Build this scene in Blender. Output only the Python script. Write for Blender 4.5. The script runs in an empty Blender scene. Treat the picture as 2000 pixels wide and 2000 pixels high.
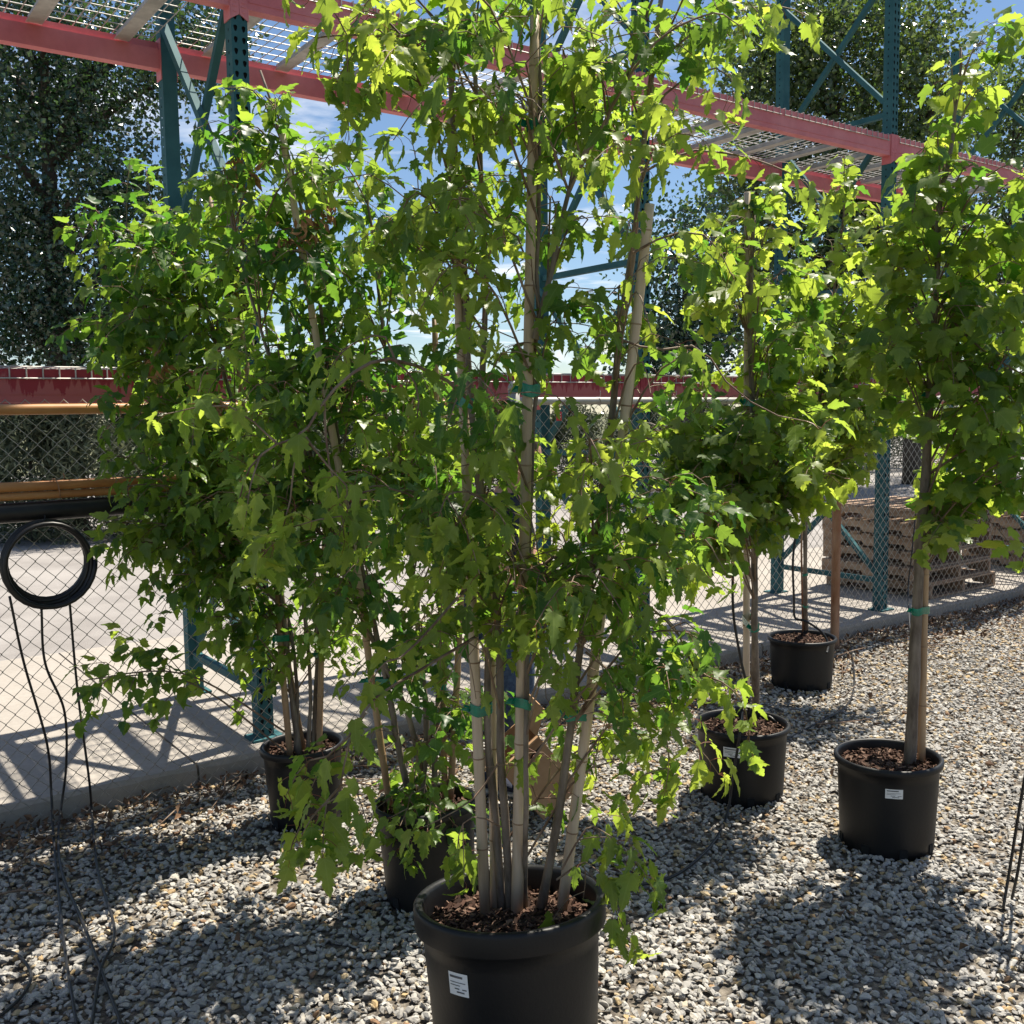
import bpy, math, random
import numpy as np
from mathutils import Vector, Matrix, Euler
from mathutils.geometry import tessellate_polygon

rng = np.random.default_rng(7)
random.seed(7)
SC = bpy.context.scene
COL = SC.collection

# ------------------------------------------------------------------ camera, sky, sun, exposure
FOC, PITCH, ROLL, CAMH = 0.99525, 0.097496, 0.014049, 1.68
cd = bpy.data.cameras.new('camera')
cam = bpy.data.objects.new('camera', cd)
COL.objects.link(cam)
cd.sensor_width = 36.0
cd.sensor_fit = 'HORIZONTAL'
cd.lens = 36.0 * FOC
cd.clip_start = 0.05
cd.clip_end = 2000
_f = Vector((0, math.cos(PITCH), -math.sin(PITCH)))
_u = Vector((0, math.sin(PITCH), math.cos(PITCH)))
_r = Vector((1, 0, 0))
# the phone was held a little off level
_R = Matrix((_r * math.cos(ROLL) - _u * math.sin(ROLL),
             _u * math.cos(ROLL) + _r * math.sin(ROLL), -_f)).transposed()
cam.matrix_world = Matrix.Translation((0, 0, CAMH)) @ _R.to_4x4()
SC.camera = cam

SHX, SHY = -0.30, -0.36            # ground shadow of a point one metre up
SUN_DIR = Vector((-SHX, -SHY, 1)).normalized()
world = bpy.data.worlds.new('World')
SC.world = world
world.use_nodes = True
wn, wl = world.node_tree.nodes, world.node_tree.links
wn.clear()
w_out = wn.new('ShaderNodeOutputWorld')
w_bg = wn.new('ShaderNodeBackground')
w_bg.inputs['Strength'].default_value = 0.062
sky = wn.new('ShaderNodeTexSky')
sky.sky_type = 'NISHITA'
sky.sun_disc = False
sky.sun_elevation = math.asin(SUN_DIR.z)
sky.sun_rotation = math.atan2(SUN_DIR.x, SUN_DIR.y)
sky.air_density = 1.0
sky.dust_density = 0.1
sky.ozone_density = 4.0
w_tc = wn.new('ShaderNodeTexCoord')
w_sep = wn.new('ShaderNodeSeparateXYZ')
w_div = wn.new('ShaderNodeVectorMath'); w_div.operation = 'DIVIDE'
w_zc = wn.new('ShaderNodeMath'); w_zc.operation = 'MAXIMUM'; w_zc.inputs[1].default_value = 0.06
w_cmb = wn.new('ShaderNodeCombineXYZ')
w_n1 = wn.new('ShaderNodeTexNoise')
w_n1.inputs['Scale'].default_value = 0.8
w_n1.inputs['Detail'].default_value = 9
w_n1.inputs['Roughness'].default_value = 0.58
w_rp = wn.new('ShaderNodeValToRGB')
w_rp.color_ramp.elements[0].position = 0.545
w_rp.color_ramp.elements[1].position = 0.70
w_mix = wn.new('ShaderNodeMixRGB')
w_mix.inputs['Color2'].default_value = (9.5, 9.7, 10.2, 1)
w_map = wn.new('ShaderNodeMapping')
w_map.inputs['Location'].default_value = (2.7, 0.4, 0.0)
wl.new(w_tc.outputs['Generated'], w_sep.inputs[0])
wl.new(w_sep.outputs['Z'], w_zc.inputs[0])
for i in range(3):
    wl.new(w_zc.outputs[0], w_cmb.inputs[i])
wl.new(w_tc.outputs['Generated'], w_div.inputs[0])
wl.new(w_cmb.outputs[0], w_div.inputs[1])
wl.new(w_div.outputs[0], w_map.inputs['Vector'])
wl.new(w_map.outputs[0], w_n1.inputs['Vector'])
wl.new(w_n1.outputs['Fac'], w_rp.inputs['Fac'])
wl.new(w_rp.outputs['Color'], w_mix.inputs['Fac'])
wl.new(sky.outputs['Color'], w_mix.inputs['Color1'])
wl.new(w_mix.outputs['Color'], w_bg.inputs['Color'])
wl.new(w_bg.outputs[0], w_out.inputs['Surface'])

sd = bpy.data.lights.new('sun', 'SUN')
sd.energy = 5.0
sd.angle = math.radians(0.55)
sd.color = (1.0, 0.925, 0.80)
sun = bpy.data.objects.new('sun', sd)
COL.objects.link(sun)
sun.location = (6, 8, 20)
sun.rotation_euler = SUN_DIR.to_track_quat('Z', 'Y').to_euler()

vs = SC.view_settings
vs.view_transform = 'Standard'
vs.look = 'None'
vs.exposure = 0.98
vs.gamma = 1.0
vs.use_curve_mapping = False
SC.cycles.max_bounces = 8
SC.cycles.transmission_bounces = 6
SC.cycles.use_denoising = True


# ------------------------------------------------------------------ helpers
def at(x, y, Y):
    """World point on the upright plane at distance Y, from measured photo coordinates (0..1932)."""
    a = (x / 1932 - 0.5) / FOC
    b = (0.5 - y / 1932) / FOC
    c, s = math.cos(ROLL), math.sin(ROLL)
    a, b = a * c + b * s, -a * s + b * c
    c, s = math.cos(PITCH), math.sin(PITCH)
    r = np.array([a, c + b * s, -s + b * c])
    return np.array([0, 0, CAMH]) + r * (Y / r[1])


P0 = np.array([-1.2444, 4.912])           # first near post of the rack
E_ = np.array([math.cos(0.62367), math.sin(0.62367)])   # along the rack
N_ = np.array([-E_[1], E_[0]])            # away from the camera side
BAY, DEP, SLAB = 2.535, 1.0125, 0.10


def fr(s, t, z):
    p = P0 + E_ * s + N_ * t
    return np.array([p[0], p[1], z])


class MB:
    def __init__(self):
        self.v, self.f, self.n, self.mi, self.a, self.sm = [], [], 0, [], [], []

    def add(self, verts, faces, mi=0, attr=None, smooth=False):
        verts = np.asarray(verts, float)
        b = self.n
        self.v.append(verts)
        self.f.extend([tuple(int(i) + b for i in f) for f in faces])
        self.mi.extend([mi] * len(faces))
        self.sm.extend([smooth] * len(faces))
        self.n += len(verts)
        self.a.append(np.full(len(verts), 0.0 if attr is None else attr) if np.isscalar(attr) or attr is None else np.asarray(attr))
        return self

    def box(self, c, size, R=None, mi=0, attr=None):
        h = np.array(size) / 2
        v = np.array([[x, y, z] for x in (-1, 1) for y in (-1, 1) for z in (-1, 1)]) * h
        if R is not None:
            v = v @ np.array(R).T
        v = v + np.array(c)
        f = [(0, 1, 3, 2), (4, 6, 7, 5), (0, 4, 5, 1), (2, 3, 7, 6), (0, 2, 6, 4), (1, 5, 7, 3)]
        return self.add(v, f, mi, attr)

    def tube(self, pts, rad, sides=6, mi=0, cap=True, attr=None, smooth=True):
        pts = np.asarray(pts, float)
        m = len(pts)
        rad = np.full(m, rad) if np.isscalar(rad) else np.asarray(rad, float)
        tan = np.gradient(pts, axis=0)
        tan /= np.linalg.norm(tan, axis=1)[:, None] + 1e-12
        ref = np.array([0, 0, 1.0]) if abs(tan[0][2]) < 0.9 else np.array([1.0, 0, 0])
        u = np.cross(tan[0], ref); u /= np.linalg.norm(u)
        V = []
        ang = np.arange(sides) * 2 * math.pi / sides
        for i in range(m):
            u = u - tan[i] * (u @ tan[i]); u /= np.linalg.norm(u) + 1e-12
            w = np.cross(tan[i], u)
            V.append(pts[i] + rad[i] * (np.cos(ang)[:, None] * u + np.sin(ang)[:, None] * w))
        V = np.concatenate(V)
        F = []
        for i in range(m - 1):
            for k in range(sides):
                k2 = (k + 1) % sides
                F.append((i * sides + k, i * sides + k2, (i + 1) * sides + k2, (i + 1) * sides + k))
        if cap:
            F.append(tuple(range(sides - 1, -1, -1)))
            F.append(tuple((m - 1) * sides + k for k in range(sides)))
        return self.add(V, F, mi, attr, smooth)

    def lathe(self, prof, seg=48, M=None, mi=0, smooth=True, attr=None):
        ang = np.arange(seg) * 2 * math.pi / seg
        V = np.concatenate([np.stack([r * np.cos(ang), r * np.sin(ang), np.full(seg, z)], 1) for r, z in prof])
        F = []
        for i in range(len(prof) - 1):
            for k in range(seg):
                k2 = (k + 1) % seg
                F.append((i * seg + k, i * seg + k2, (i + 1) * seg + k2, (i + 1) * seg + k))
        if M is not None:
            V = V @ np.array(M)[:3, :3].T + np.array(M)[:3, 3]
        return self.add(V, F, mi, attr, smooth)

    def build(self, name, mats, parent=None, inv=None, kind=None):
        me = bpy.data.meshes.new(name)
        V = np.concatenate(self.v) if self.v else np.zeros((0, 3))
        me.from_pydata(V.tolist(), [], self.f)
        if not isinstance(mats, (list, tuple)):
            mats = [mats]
        for m in mats:
            me.materials.append(m)
        if len(mats) > 1:
            me.polygons.foreach_set('material_index', self.mi)
        me.polygons.foreach_set('use_smooth', self.sm)
        A = np.concatenate(self.a)
        if np.any(A):
            at_ = me.attributes.new('tint', 'FLOAT', 'POINT')
            at_.data.foreach_set('value', A.astype(np.float32))
        me.update()
        return link(name, me, parent, kind)


def link(name, me, parent=None, kind=None):
    o = bpy.data.objects.new(name, me)
    COL.objects.link(o)
    if parent is not None:
        o.parent = parent
        if parent.type == 'EMPTY':
            o.matrix_parent_inverse = Matrix.Translation(-Vector(parent.location))
    if kind:
        o['kind'] = kind
    return o


def empty(name, loc, label, cat, group=None):
    o = bpy.data.objects.new(name, None)
    COL.objects.link(o)
    o.location = Vector([float(c) for c in loc])
    o.empty_display_size = 0.1
    return tag(o, label, cat, group)


def tag(o, label, cat, group=None):
    o['label'] = label
    o['category'] = cat
    if group:
        o['group'] = group
    return o


def fast_mesh(name, V, F, mats, tint=None, uv=None, smooth=False):
    """F: (n,k) int array, all faces with k corners."""
    me = bpy.data.meshes.new(name)
    n, k = F.shape
    me.vertices.add(len(V)); me.vertices.foreach_set('co', np.ascontiguousarray(V, np.float32).ravel())
    me.loops.add(n * k); me.loops.foreach_set('vertex_index', np.ascontiguousarray(F, np.int32).ravel())
    me.polygons.add(n)
    me.polygons.foreach_set('loop_start', np.arange(0, n * k, k, dtype=np.int32))
    me.polygons.foreach_set('loop_total', np.full(n, k, np.int32))
    if tint is not None:
        a = me.attributes.new('tint', 'FLOAT', 'POINT')
        a.data.foreach_set('value', np.ascontiguousarray(tint, np.float32))
    if uv is not None:
        a = me.attributes.new('leafuv', 'FLOAT_VECTOR', 'POINT')
        a.data.foreach_set('vector', np.ascontiguousarray(uv, np.float32).ravel())
    me.polygons.foreach_set('use_smooth', np.full(n, smooth))
    me.materials.append(mats)
    me.update(calc_edges=True)
    return me


# ------------------------------------------------------------------ materials
class NT:
    def __init__(self, name):
        self.m = bpy.data.materials.new(name)
        self.m.use_nodes = True
        self.t = self.m.node_tree
        self.t.nodes.clear()
        self.out = self.t.nodes.new('ShaderNodeOutputMaterial')

    def n(self, kind, **kw):
        nd = self.t.nodes.new('ShaderNode' + kind)
        for k, v in kw.items():
            if hasattr(nd, k) and not isinstance(v, tuple):
                setattr(nd, k, v)
        return nd

    def l(self, a, b):
        self.t.links.new(a, b)

    def noise(self, scale, detail=4, rough=0.55, coord='Object', stretch=None):
        tc = self.n('TexCoord')
        nz = self.n('TexNoise')
        nz.inputs['Scale'].default_value = scale
        nz.inputs['Detail'].default_value = detail
        nz.inputs['Roughness'].default_value = rough
        src = tc.outputs[coord]
        if stretch:
            mp = self.n('Mapping')
            mp.inputs['Scale'].default_value = stretch
            self.l(src, mp.inputs['Vector'])
            src = mp.outputs[0]
        self.l(src, nz.inputs['Vector'])
        return nz.outputs['Fac']

    def ramp(self, fac, stops):
        r = self.n('ValToRGB')
        el = r.color_ramp.elements
        while len(el) < len(stops):
            el.new(0.5)
        for e, (p, c) in zip(el, stops):
            e.position = p
            e.color = (*c, 1)
        self.l(fac, r.inputs['Fac'])
        return r.outputs['Color']

    def bsdf(self, col, rough=0.6, metal=0.0, spec=0.4, bump=None, bstr=0.3, bdist=0.01):
        b = self.n('BsdfPrincipled')
        if isinstance(col, tuple):
            b.inputs['Base Color'].default_value = (*col, 1)
        else:
            self.l(col, b.inputs['Base Color'])
        if isinstance(rough, float):
            b.inputs['Roughness'].default_value = rough
        else:
            self.l(rough, b.inputs['Roughness'])
        b.inputs['Metallic'].default_value = metal
        b.inputs['Specular IOR Level'].default_value = spec
        if bump is not None:
            bp = self.n('Bump')
            bp.inputs['Strength'].default_value = bstr
            bp.inputs['Distance'].default_value = bdist
            self.l(bump, bp.inputs['Height'])
            self.l(bp.outputs[0], b.inputs['Normal'])
        self.l(b.outputs[0], self.out.inputs['Surface'])
        return b


def simple(name, c1, c2, scale=8, rough=0.6, metal=0.0, spec=0.4, bstr=0.0, bscale=None, stretch=None, lo=0.35, hi=0.65):
    t = NT(name)
    f = t.noise(scale, 5, 0.6, stretch=stretch)
    col = t.ramp(f, [(lo, c1), (hi, c2)])
    if bstr:
        t.bsdf(col, rough, metal, spec, t.noise(bscale or scale * 4, 6, 0.65, stretch=stretch), bstr)
    else:
        t.bsdf(col, rough, metal, spec)
    return t.m


def leaf_mat(name, dark, light, tdark, tlight, trans=0.5, rough=0.42, spec=0.45, veins=True):
    t = NT(name)
    a = t.n('Attribute'); a.attribute_name = 'tint'
    fac = a.outputs['Fac']
    base = t.ramp(fac, [(0.0, dark), (1.0, light)])
    tr = t.ramp(fac, [(0.0, tdark), (1.0, tlight)])
    # slight mottling over each blade
    nz = t.noise(40, 3, 0.6)
    mm = t.n('MixRGB'); mm.blend_type = 'MULTIPLY'; mm.inputs['Fac'].default_value = 0.45
    t.l(base, mm.inputs['Color1']); t.l(t.ramp(nz, [(0.3, (0.7, 0.72, 0.6)), (0.7, (1.0, 1.0, 1.0))]), mm.inputs['Color2'])
    col, trc = mm.outputs[0], tr
    if veins:
        uv = t.n('Attribute'); uv.attribute_name = 'leafuv'
        sp = t.n('SeparateXYZ'); t.l(uv.outputs['Vector'], sp.inputs[0])
        ax = t.n('Math', operation='ABSOLUTE'); t.l(sp.outputs['X'], ax.inputs[0])

        def mth(op, i0, i1):
            m = t.n('Math', operation=op)
            for k, i in enumerate((i0, i1)):
                if isinstance(i, (int, float)):
                    m.inputs[k].default_value = i
                else:
                    t.l(i, m.inputs[k])
            return m.outputs[0]
        # side veins: lines leaving the midrib at a slope of one, and one main vein to each side lobe
        d1 = ax.outputs[0]
        yy = mth('SUBTRACT', sp.outputs['Y'], mth('MULTIPLY', ax.outputs[0], 0.85))
        d2 = mth('ABSOLUTE', mth('SUBTRACT', mth('FRACT', mth('MULTIPLY', yy, 7.0), 0), 0.5), 0)
        rib = mth('LESS_THAN', d1, 0.014)
        lob = mth('LESS_THAN', mth('ABSOLUTE', yy, 0), 0.016)
        side = mth('MULTIPLY', mth('LESS_THAN', d2, 0.07), 0.45)
        vein = mth('MINIMUM', mth('ADD', mth('ADD', rib, lob), side), 1.0)
        vm = t.n('MixRGB'); vm.inputs['Color2'].default_value = (min(1, light[0] * 1.7), min(1, light[1] * 1.5), light[2] * 2.5, 1)
        t.l(mth('MULTIPLY', vein, 0.55), vm.inputs['Fac']); t.l(col, vm.inputs['Color1'])
        col = vm.outputs[0]
    st = t.n('Math', operation='LESS_THAN'); st.inputs[1].default_value = -0.5   # leaf stalks
    t.l(fac, st.inputs[0])
    sm = t.n('MixRGB'); sm.inputs['Color2'].default_value = (0.20, 0.06, 0.03, 1)
    t.l(st.outputs[0], sm.inputs['Fac']); t.l(col, sm.inputs['Color1'])
    b = t.bsdf(sm.outputs[0], rough, 0.0, spec)
    tl = t.n('BsdfTranslucent'); t.l(trc, tl.inputs['Color'])
    mx = t.n('MixShader')
    fm = t.n('Math', operation='SUBTRACT'); fm.inputs[0].default_value = trans
    sm2 = t.n('Math', operation='MULTIPLY'); sm2.inputs[1].default_value = trans
    t.l(st.outputs[0], sm2.inputs[0]); t.l(sm2.outputs[0], fm.inputs[1])
    t.l(fm.outputs[0], mx.inputs['Fac'])
    t.l(b.outputs[0], mx.inputs[1]); t.l(tl.outputs[0], mx.inputs[2])
    t.l(mx.outputs[0], t.out.inputs['Surface'])
    return t.m


M = {}
M['leaf'] = leaf_mat('maple_leaf', (0.034, 0.090, 0.024), (0.165, 0.23, 0.042), (0.14, 0.33, 0.03), (0.60, 0.72, 0.08), 0.56, 0.40, 0.48)
M['leaf2'] = leaf_mat('amur_leaf', (0.028, 0.082, 0.024), (0.125, 0.20, 0.036), (0.11, 0.30, 0.025), (0.50, 0.67, 0.07), 0.55, 0.40, 0.48)
M['leaf3'] = leaf_mat('red_maple_leaf', (0.034, 0.090, 0.026), (0.17, 0.23, 0.046), (0.14, 0.33, 0.03), (0.60, 0.71, 0.08), 0.57, 0.40, 0.48)
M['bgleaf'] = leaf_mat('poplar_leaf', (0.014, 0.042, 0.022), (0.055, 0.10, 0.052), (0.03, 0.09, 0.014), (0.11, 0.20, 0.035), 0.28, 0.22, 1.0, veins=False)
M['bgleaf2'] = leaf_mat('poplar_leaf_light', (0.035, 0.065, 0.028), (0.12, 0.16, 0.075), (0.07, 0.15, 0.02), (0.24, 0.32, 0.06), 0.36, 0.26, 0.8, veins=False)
M['conifer'] = leaf_mat('conifer_spray', (0.03, 0.05, 0.028), (0.16, 0.18, 0.11), (0.04, 0.07, 0.02), (0.14, 0.16, 0.07), 0.2, 0.6, 0.3, veins=False)
M['deadleaf'] = simple('dead_leaf', (0.07, 0.04, 0.025), (0.22, 0.13, 0.075), 20, 0.8)
M['seed'] = simple('dry_seed', (0.20, 0.09, 0.035), (0.42, 0.22, 0.09), 30, 0.8)
M['bark'] = simple('young_bark', (0.10, 0.075, 0.055), (0.26, 0.21, 0.165), 30, 0.8, bstr=0.5, bscale=60, stretch=(1, 1, 0.25))
M['twig'] = simple('twig_bark', (0.12, 0.065, 0.04), (0.27, 0.20, 0.14), 25, 0.7, bstr=0.3, stretch=(1, 1, 0.3))
M['bgbark'] = simple('old_bark', (0.03, 0.024, 0.018), (0.09, 0.075, 0.06), 4, 0.9, bstr=0.8, bscale=10, stretch=(1, 1, 0.2))
t = NT('bamboo')
f1 = t.noise(7, 4, 0.6, stretch=(1, 1, 0.12))
f2 = t.noise(60, 3, 0.6, stretch=(1, 1, 0.05))
c = t.ramp(f1, [(0.3, (0.44, 0.32, 0.215)), (0.55, (0.60, 0.475, 0.35)), (0.75, (0.64, 0.54, 0.43))])
mx = t.n('MixRGB'); mx.blend_type = 'MULTIPLY'; mx.inputs['Fac'].default_value = 0.6
t.l(c, mx.inputs['Color1']); t.l(t.ramp(f2, [(0.25, (0.6, 0.55, 0.5)), (0.6, (1, 1, 1))]), mx.inputs['Color2'])
t.bsdf(mx.outputs[0], 0.5, 0, 0.35, f2, 0.2)
M['bamboo'] = t.m
M['bamboo_old'] = simple('old_bamboo', (0.22, 0.12, 0.06), (0.46, 0.31, 0.18), 9, 0.6, stretch=(1, 1, 0.15))
M['node'] = simple('bamboo_node', (0.20, 0.12, 0.07), (0.36, 0.25, 0.16), 30, 0.6)
M['tape'] = simple('green_tape', (0.0, 0.14, 0.085), (0.005, 0.24, 0.15), 18, 0.22, spec=0.6, bstr=0.35, bscale=35)
t = NT('black_plastic')
f1 = t.noise(3.0, 6, 0.65)
f2 = t.noise(90, 3, 0.6)
c = t.ramp(f1, [(0.35, (0.0025, 0.003, 0.0045)), (0.7, (0.008, 0.008, 0.0085))])
rr = t.n('MapRange'); rr.inputs['To Min'].default_value = 0.34; rr.inputs['To Max'].default_value = 0.6
t.l(f1, rr.inputs['Value'])
t.bsdf(c, rr.outputs[0], 0, 0.36, f2, 0.06)
M['pot'] = t.m
M['soil'] = simple('potting_soil', (0.02, 0.012, 0.008), (0.06, 0.035, 0.022), 40, 0.95, bstr=1.0, bscale=60)
t = NT('bark_mulch')
a = t.n('Attribute'); a.attribute_name = 'tint'
t.bsdf(t.ramp(a.outputs['Fac'], [(0.0, (0.02, 0.011, 0.008)), (0.6, (0.075, 0.040, 0.028)), (1.0, (0.20, 0.13, 0.095))]), 0.9, 0, 0.2)
M['mulch'] = t.m
M['paper'] = simple('label_paper', (0.74, 0.74, 0.72), (0.8, 0.8, 0.79), 20, 0.5)
M['ink'] = simple('label_ink', (0.05, 0.05, 0.05), (0.14, 0.14, 0.14), 20, 0.6)
t = NT('gravel')
a = t.n('Attribute'); a.attribute_name = 'tint'
f = t.noise(55, 4, 0.6)
c = t.ramp(a.outputs['Fac'], [(0.0, (0.16, 0.155, 0.15)), (0.25, (0.26, 0.25, 0.235)), (0.5, (0.36, 0.345, 0.32)), (0.72, (0.48, 0.465, 0.43)),
                               (0.80, (0.44, 0.36, 0.24)), (0.93, (0.40, 0.29, 0.15)), (1.0, (0.25, 0.15, 0.09))])
mx = t.n('MixRGB'); mx.blend_type = 'MULTIPLY'; mx.inputs['Fac'].default_value = 0.5
t.l(c, mx.inputs['Color1']); t.l(t.ramp(f, [(0.3, (0.62, 0.6, 0.56)), (0.65, (1, 1, 1))]), mx.inputs['Color2'])
t.bsdf(mx.outputs[0], 0.75, 0, 0.3, f, 0.25, bdist=0.004)
M['gravel'] = t.m
M['gravelbed'] = simple('gravel_bed', (0.06, 0.05, 0.042), (0.24, 0.21, 0.17), 45, 0.95, bstr=1.0, bscale=70)
M['dirt'] = simple('far_ground', (0.05, 0.065, 0.025), (0.14, 0.13, 0.07), 0.6, 0.95)
t = NT('concrete')
f1 = t.noise(0.9, 6, 0.6); f2 = t.noise(28, 5, 0.7)
c = t.ramp(f1, [(0.3, (0.29, 0.265, 0.235)), (0.7, (0.37, 0.34, 0.305))])
mx = t.n('MixRGB'); mx.blend_type = 'MULTIPLY'; mx.inputs['Fac'].default_value = 0.5
t.l(c, mx.inputs['Color1']); t.l(t.ramp(f2, [(0.3, (0.72, 0.71, 0.69)), (0.65, (1, 1, 1))]), mx.inputs['Color2'])
t.bsdf(mx.outputs[0], 0.85, 0, 0.25, f2, 0.25, bdist=0.006)
M['concrete'] = t.m
M['asphalt'] = simple('worn_asphalt', (0.21, 0.195, 0.185), (0.29, 0.272, 0.258), 1.4, 0.9, bstr=0.6, bscale=60)
t = NT('faded_red_paint')
f1 = t.noise(2.2, 4, 0.6); f2 = t.noise(16, 5, 0.65)
c = t.ramp(f1, [(0.35, (0.56, 0.15, 0.165)), (0.6, (0.64, 0.22, 0.23)), (0.8, (0.68, 0.30, 0.29))])
mx = t.n('MixRGB'); mx.blend_type = 'MULTIPLY'; mx.inputs['Fac'].default_value = 0.4
t.l(c, mx.inputs['Color1']); t.l(t.ramp(f2, [(0.3, (0.75, 0.7, 0.7)), (0.6, (1, 1, 1))]), mx.inputs['Color2'])
t.bsdf(mx.outputs[0], 0.55, 0, 0.35)
M['red'] = t.m
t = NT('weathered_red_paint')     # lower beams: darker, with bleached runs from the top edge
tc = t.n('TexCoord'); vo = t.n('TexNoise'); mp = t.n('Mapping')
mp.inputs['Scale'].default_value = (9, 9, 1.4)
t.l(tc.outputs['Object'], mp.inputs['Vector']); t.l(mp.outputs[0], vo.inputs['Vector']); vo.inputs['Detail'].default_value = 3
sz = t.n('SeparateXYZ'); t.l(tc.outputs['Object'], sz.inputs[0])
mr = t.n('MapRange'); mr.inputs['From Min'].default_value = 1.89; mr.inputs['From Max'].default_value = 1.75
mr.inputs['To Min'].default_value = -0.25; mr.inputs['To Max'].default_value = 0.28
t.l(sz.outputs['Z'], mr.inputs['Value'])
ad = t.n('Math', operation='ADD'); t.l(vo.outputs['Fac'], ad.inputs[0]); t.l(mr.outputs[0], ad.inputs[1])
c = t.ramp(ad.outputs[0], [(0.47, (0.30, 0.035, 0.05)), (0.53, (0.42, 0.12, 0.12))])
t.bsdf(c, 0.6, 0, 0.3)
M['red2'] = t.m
M['teal'] = simple('teal_paint', (0.022, 0.085, 0.098), (0.04, 0.125, 0.138), 5, 0.7, spec=0.2)
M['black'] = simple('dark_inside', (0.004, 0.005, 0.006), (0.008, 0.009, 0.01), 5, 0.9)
M['galv'] = simple('galvanised_steel', (0.33, 0.32, 0.295), (0.47, 0.455, 0.42), 14, 0.5, metal=0.25)
M['galvwire'] = simple('zinc_wire', (0.26, 0.25, 0.235), (0.45, 0.43, 0.40), 40, 0.38, metal=0.6)
M['rustpipe'] = simple('brown_pipe', (0.33, 0.13, 0.04), (0.50, 0.25, 0.09), 7, 0.42, spec=0.4, stretch=(0.4, 0.4, 1))
M['rust'] = simple('rusty_steel', (0.20, 0.075, 0.028), (0.42, 0.26, 0.17), 9, 0.75, bstr=0.3, stretch=(1, 1, 0.25))
M['hose'] = simple('black_hose', (0.008, 0.008, 0.009), (0.022, 0.021, 0.021), 12, 0.4, spec=0.4)
M['wood'] = simple('pallet_wood', (0.20, 0.125, 0.08), (0.42, 0.30, 0.21), 5, 0.85, bstr=0.4, bscale=25, stretch=(0.5, 0.5, 3))
M['card'] = simple('cardboard', (0.30, 0.17, 0.085), (0.40, 0.25, 0.14), 6, 0.85)
M['skin'] = simple('skin', (0.45, 0.24, 0.17), (0.56, 0.32, 0.24), 25, 0.5)
M['navy'] = simple('navy_cloth', (0.008, 0.012, 0.028), (0.018, 0.024, 0.05), 30, 0.85, bstr=0.4)
M['denim'] = simple('denim', (0.03, 0.05, 0.10), (0.07, 0.11, 0.19), 60, 0.85, bstr=0.3)
M['hair'] = simple('hair', (0.02, 0.013, 0.008), (0.07, 0.045, 0.03), 70, 0.5)
M['sole'] = simple('shoe_sole', (0.30, 0.29, 0.28), (0.45, 0.44, 0.42), 30, 0.7)
M['redtag'] = simple('red_tag', (0.5, 0.03, 0.03), (0.6, 0.05, 0.05), 12, 0.4)
M['eye'] = simple('dark_eye', (0.03, 0.02, 0.015), (0.06, 0.04, 0.03), 12, 0.25)

# ------------------------------------------------------------------ ground, slab, lot
def sheet(name, pts, z, mat, kind='structure'):
    me = bpy.data.meshes.new(name)
    me.from_pydata([(p[0], p[1], z) for p in pts], [], [tuple(range(len(pts)))])
    me.materials.append(mat)
    return link(name, me, None, kind)


sheet('ground', [(-400, -60), (400, -60), (400, 700), (-400, 700)], -0.06, M['dirt'])
bed = [fr(-5, -0.215, 0), fr(-5, -7, 0), fr(12, -7, 0), fr(12, -0.215, 0)]
sheet('gravel_bed', bed, -0.006, M['gravelbed'])


def prism(mb, s0, s1, t0, t1, z0, z1):
    R = np.array([[E_[0], N_[0], 0], [E_[1], N_[1], 0], [0, 0, 1]])
    return mb.box(fr((s0 + s1) / 2, (t0 + t1) / 2, (z0 + z1) / 2), (s1 - s0, t1 - t0, z1 - z0), R)


# concrete slab poured in panels with narrow joints, a worn front edge
slab_cuts = [-9.0, -4.1, -0.4, 3.45, 7.3, 11.2, 16.0]
slab = MB()
prism(slab, -9, 16, -0.19, 2.6, -0.3, 0.05)
slab_o = slab.build('concrete_slab', M['concrete'], kind='structure')
for a, b in zip(slab_cuts[:-1], slab_cuts[1:]):
    m = MB()
    # a panel with a slightly chipped front arris
    n = 40
    ss = np.linspace(a + 0.006, b - 0.006, n)
    ch = 0.012 + 0.010 * rng.random(n)
    V, F = [], []
    for i in range(n):
        V += [fr(ss[i], -0.215, -0.02), fr(ss[i], -0.215 + 0.004 * rng.random(), SLAB - ch[i]), fr(ss[i], -0.215 + ch[i], SLAB),
              fr(ss[i], 2.60, SLAB), fr(ss[i], 2.60, -0.02)]
    for i in range(n - 1):
        for k in range(4):
            F.append((i * 5 + k, i * 5 + k + 1, i * 5 + 6 + k, i * 5 + 5 + k))
    F += [(0, 1, 2, 3, 4)[::-1], tuple((n - 1) * 5 + k for k in range(5))]
    m.add(V, F)
    m.build('slab_panel', M['concrete'], slab_o)
lot = MB()
prism(lot, -40, 60, 2.612, 26, -0.2, SLAB - 0.006)
lot.build('parking_lot', M['asphalt'], kind='structure')


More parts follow.
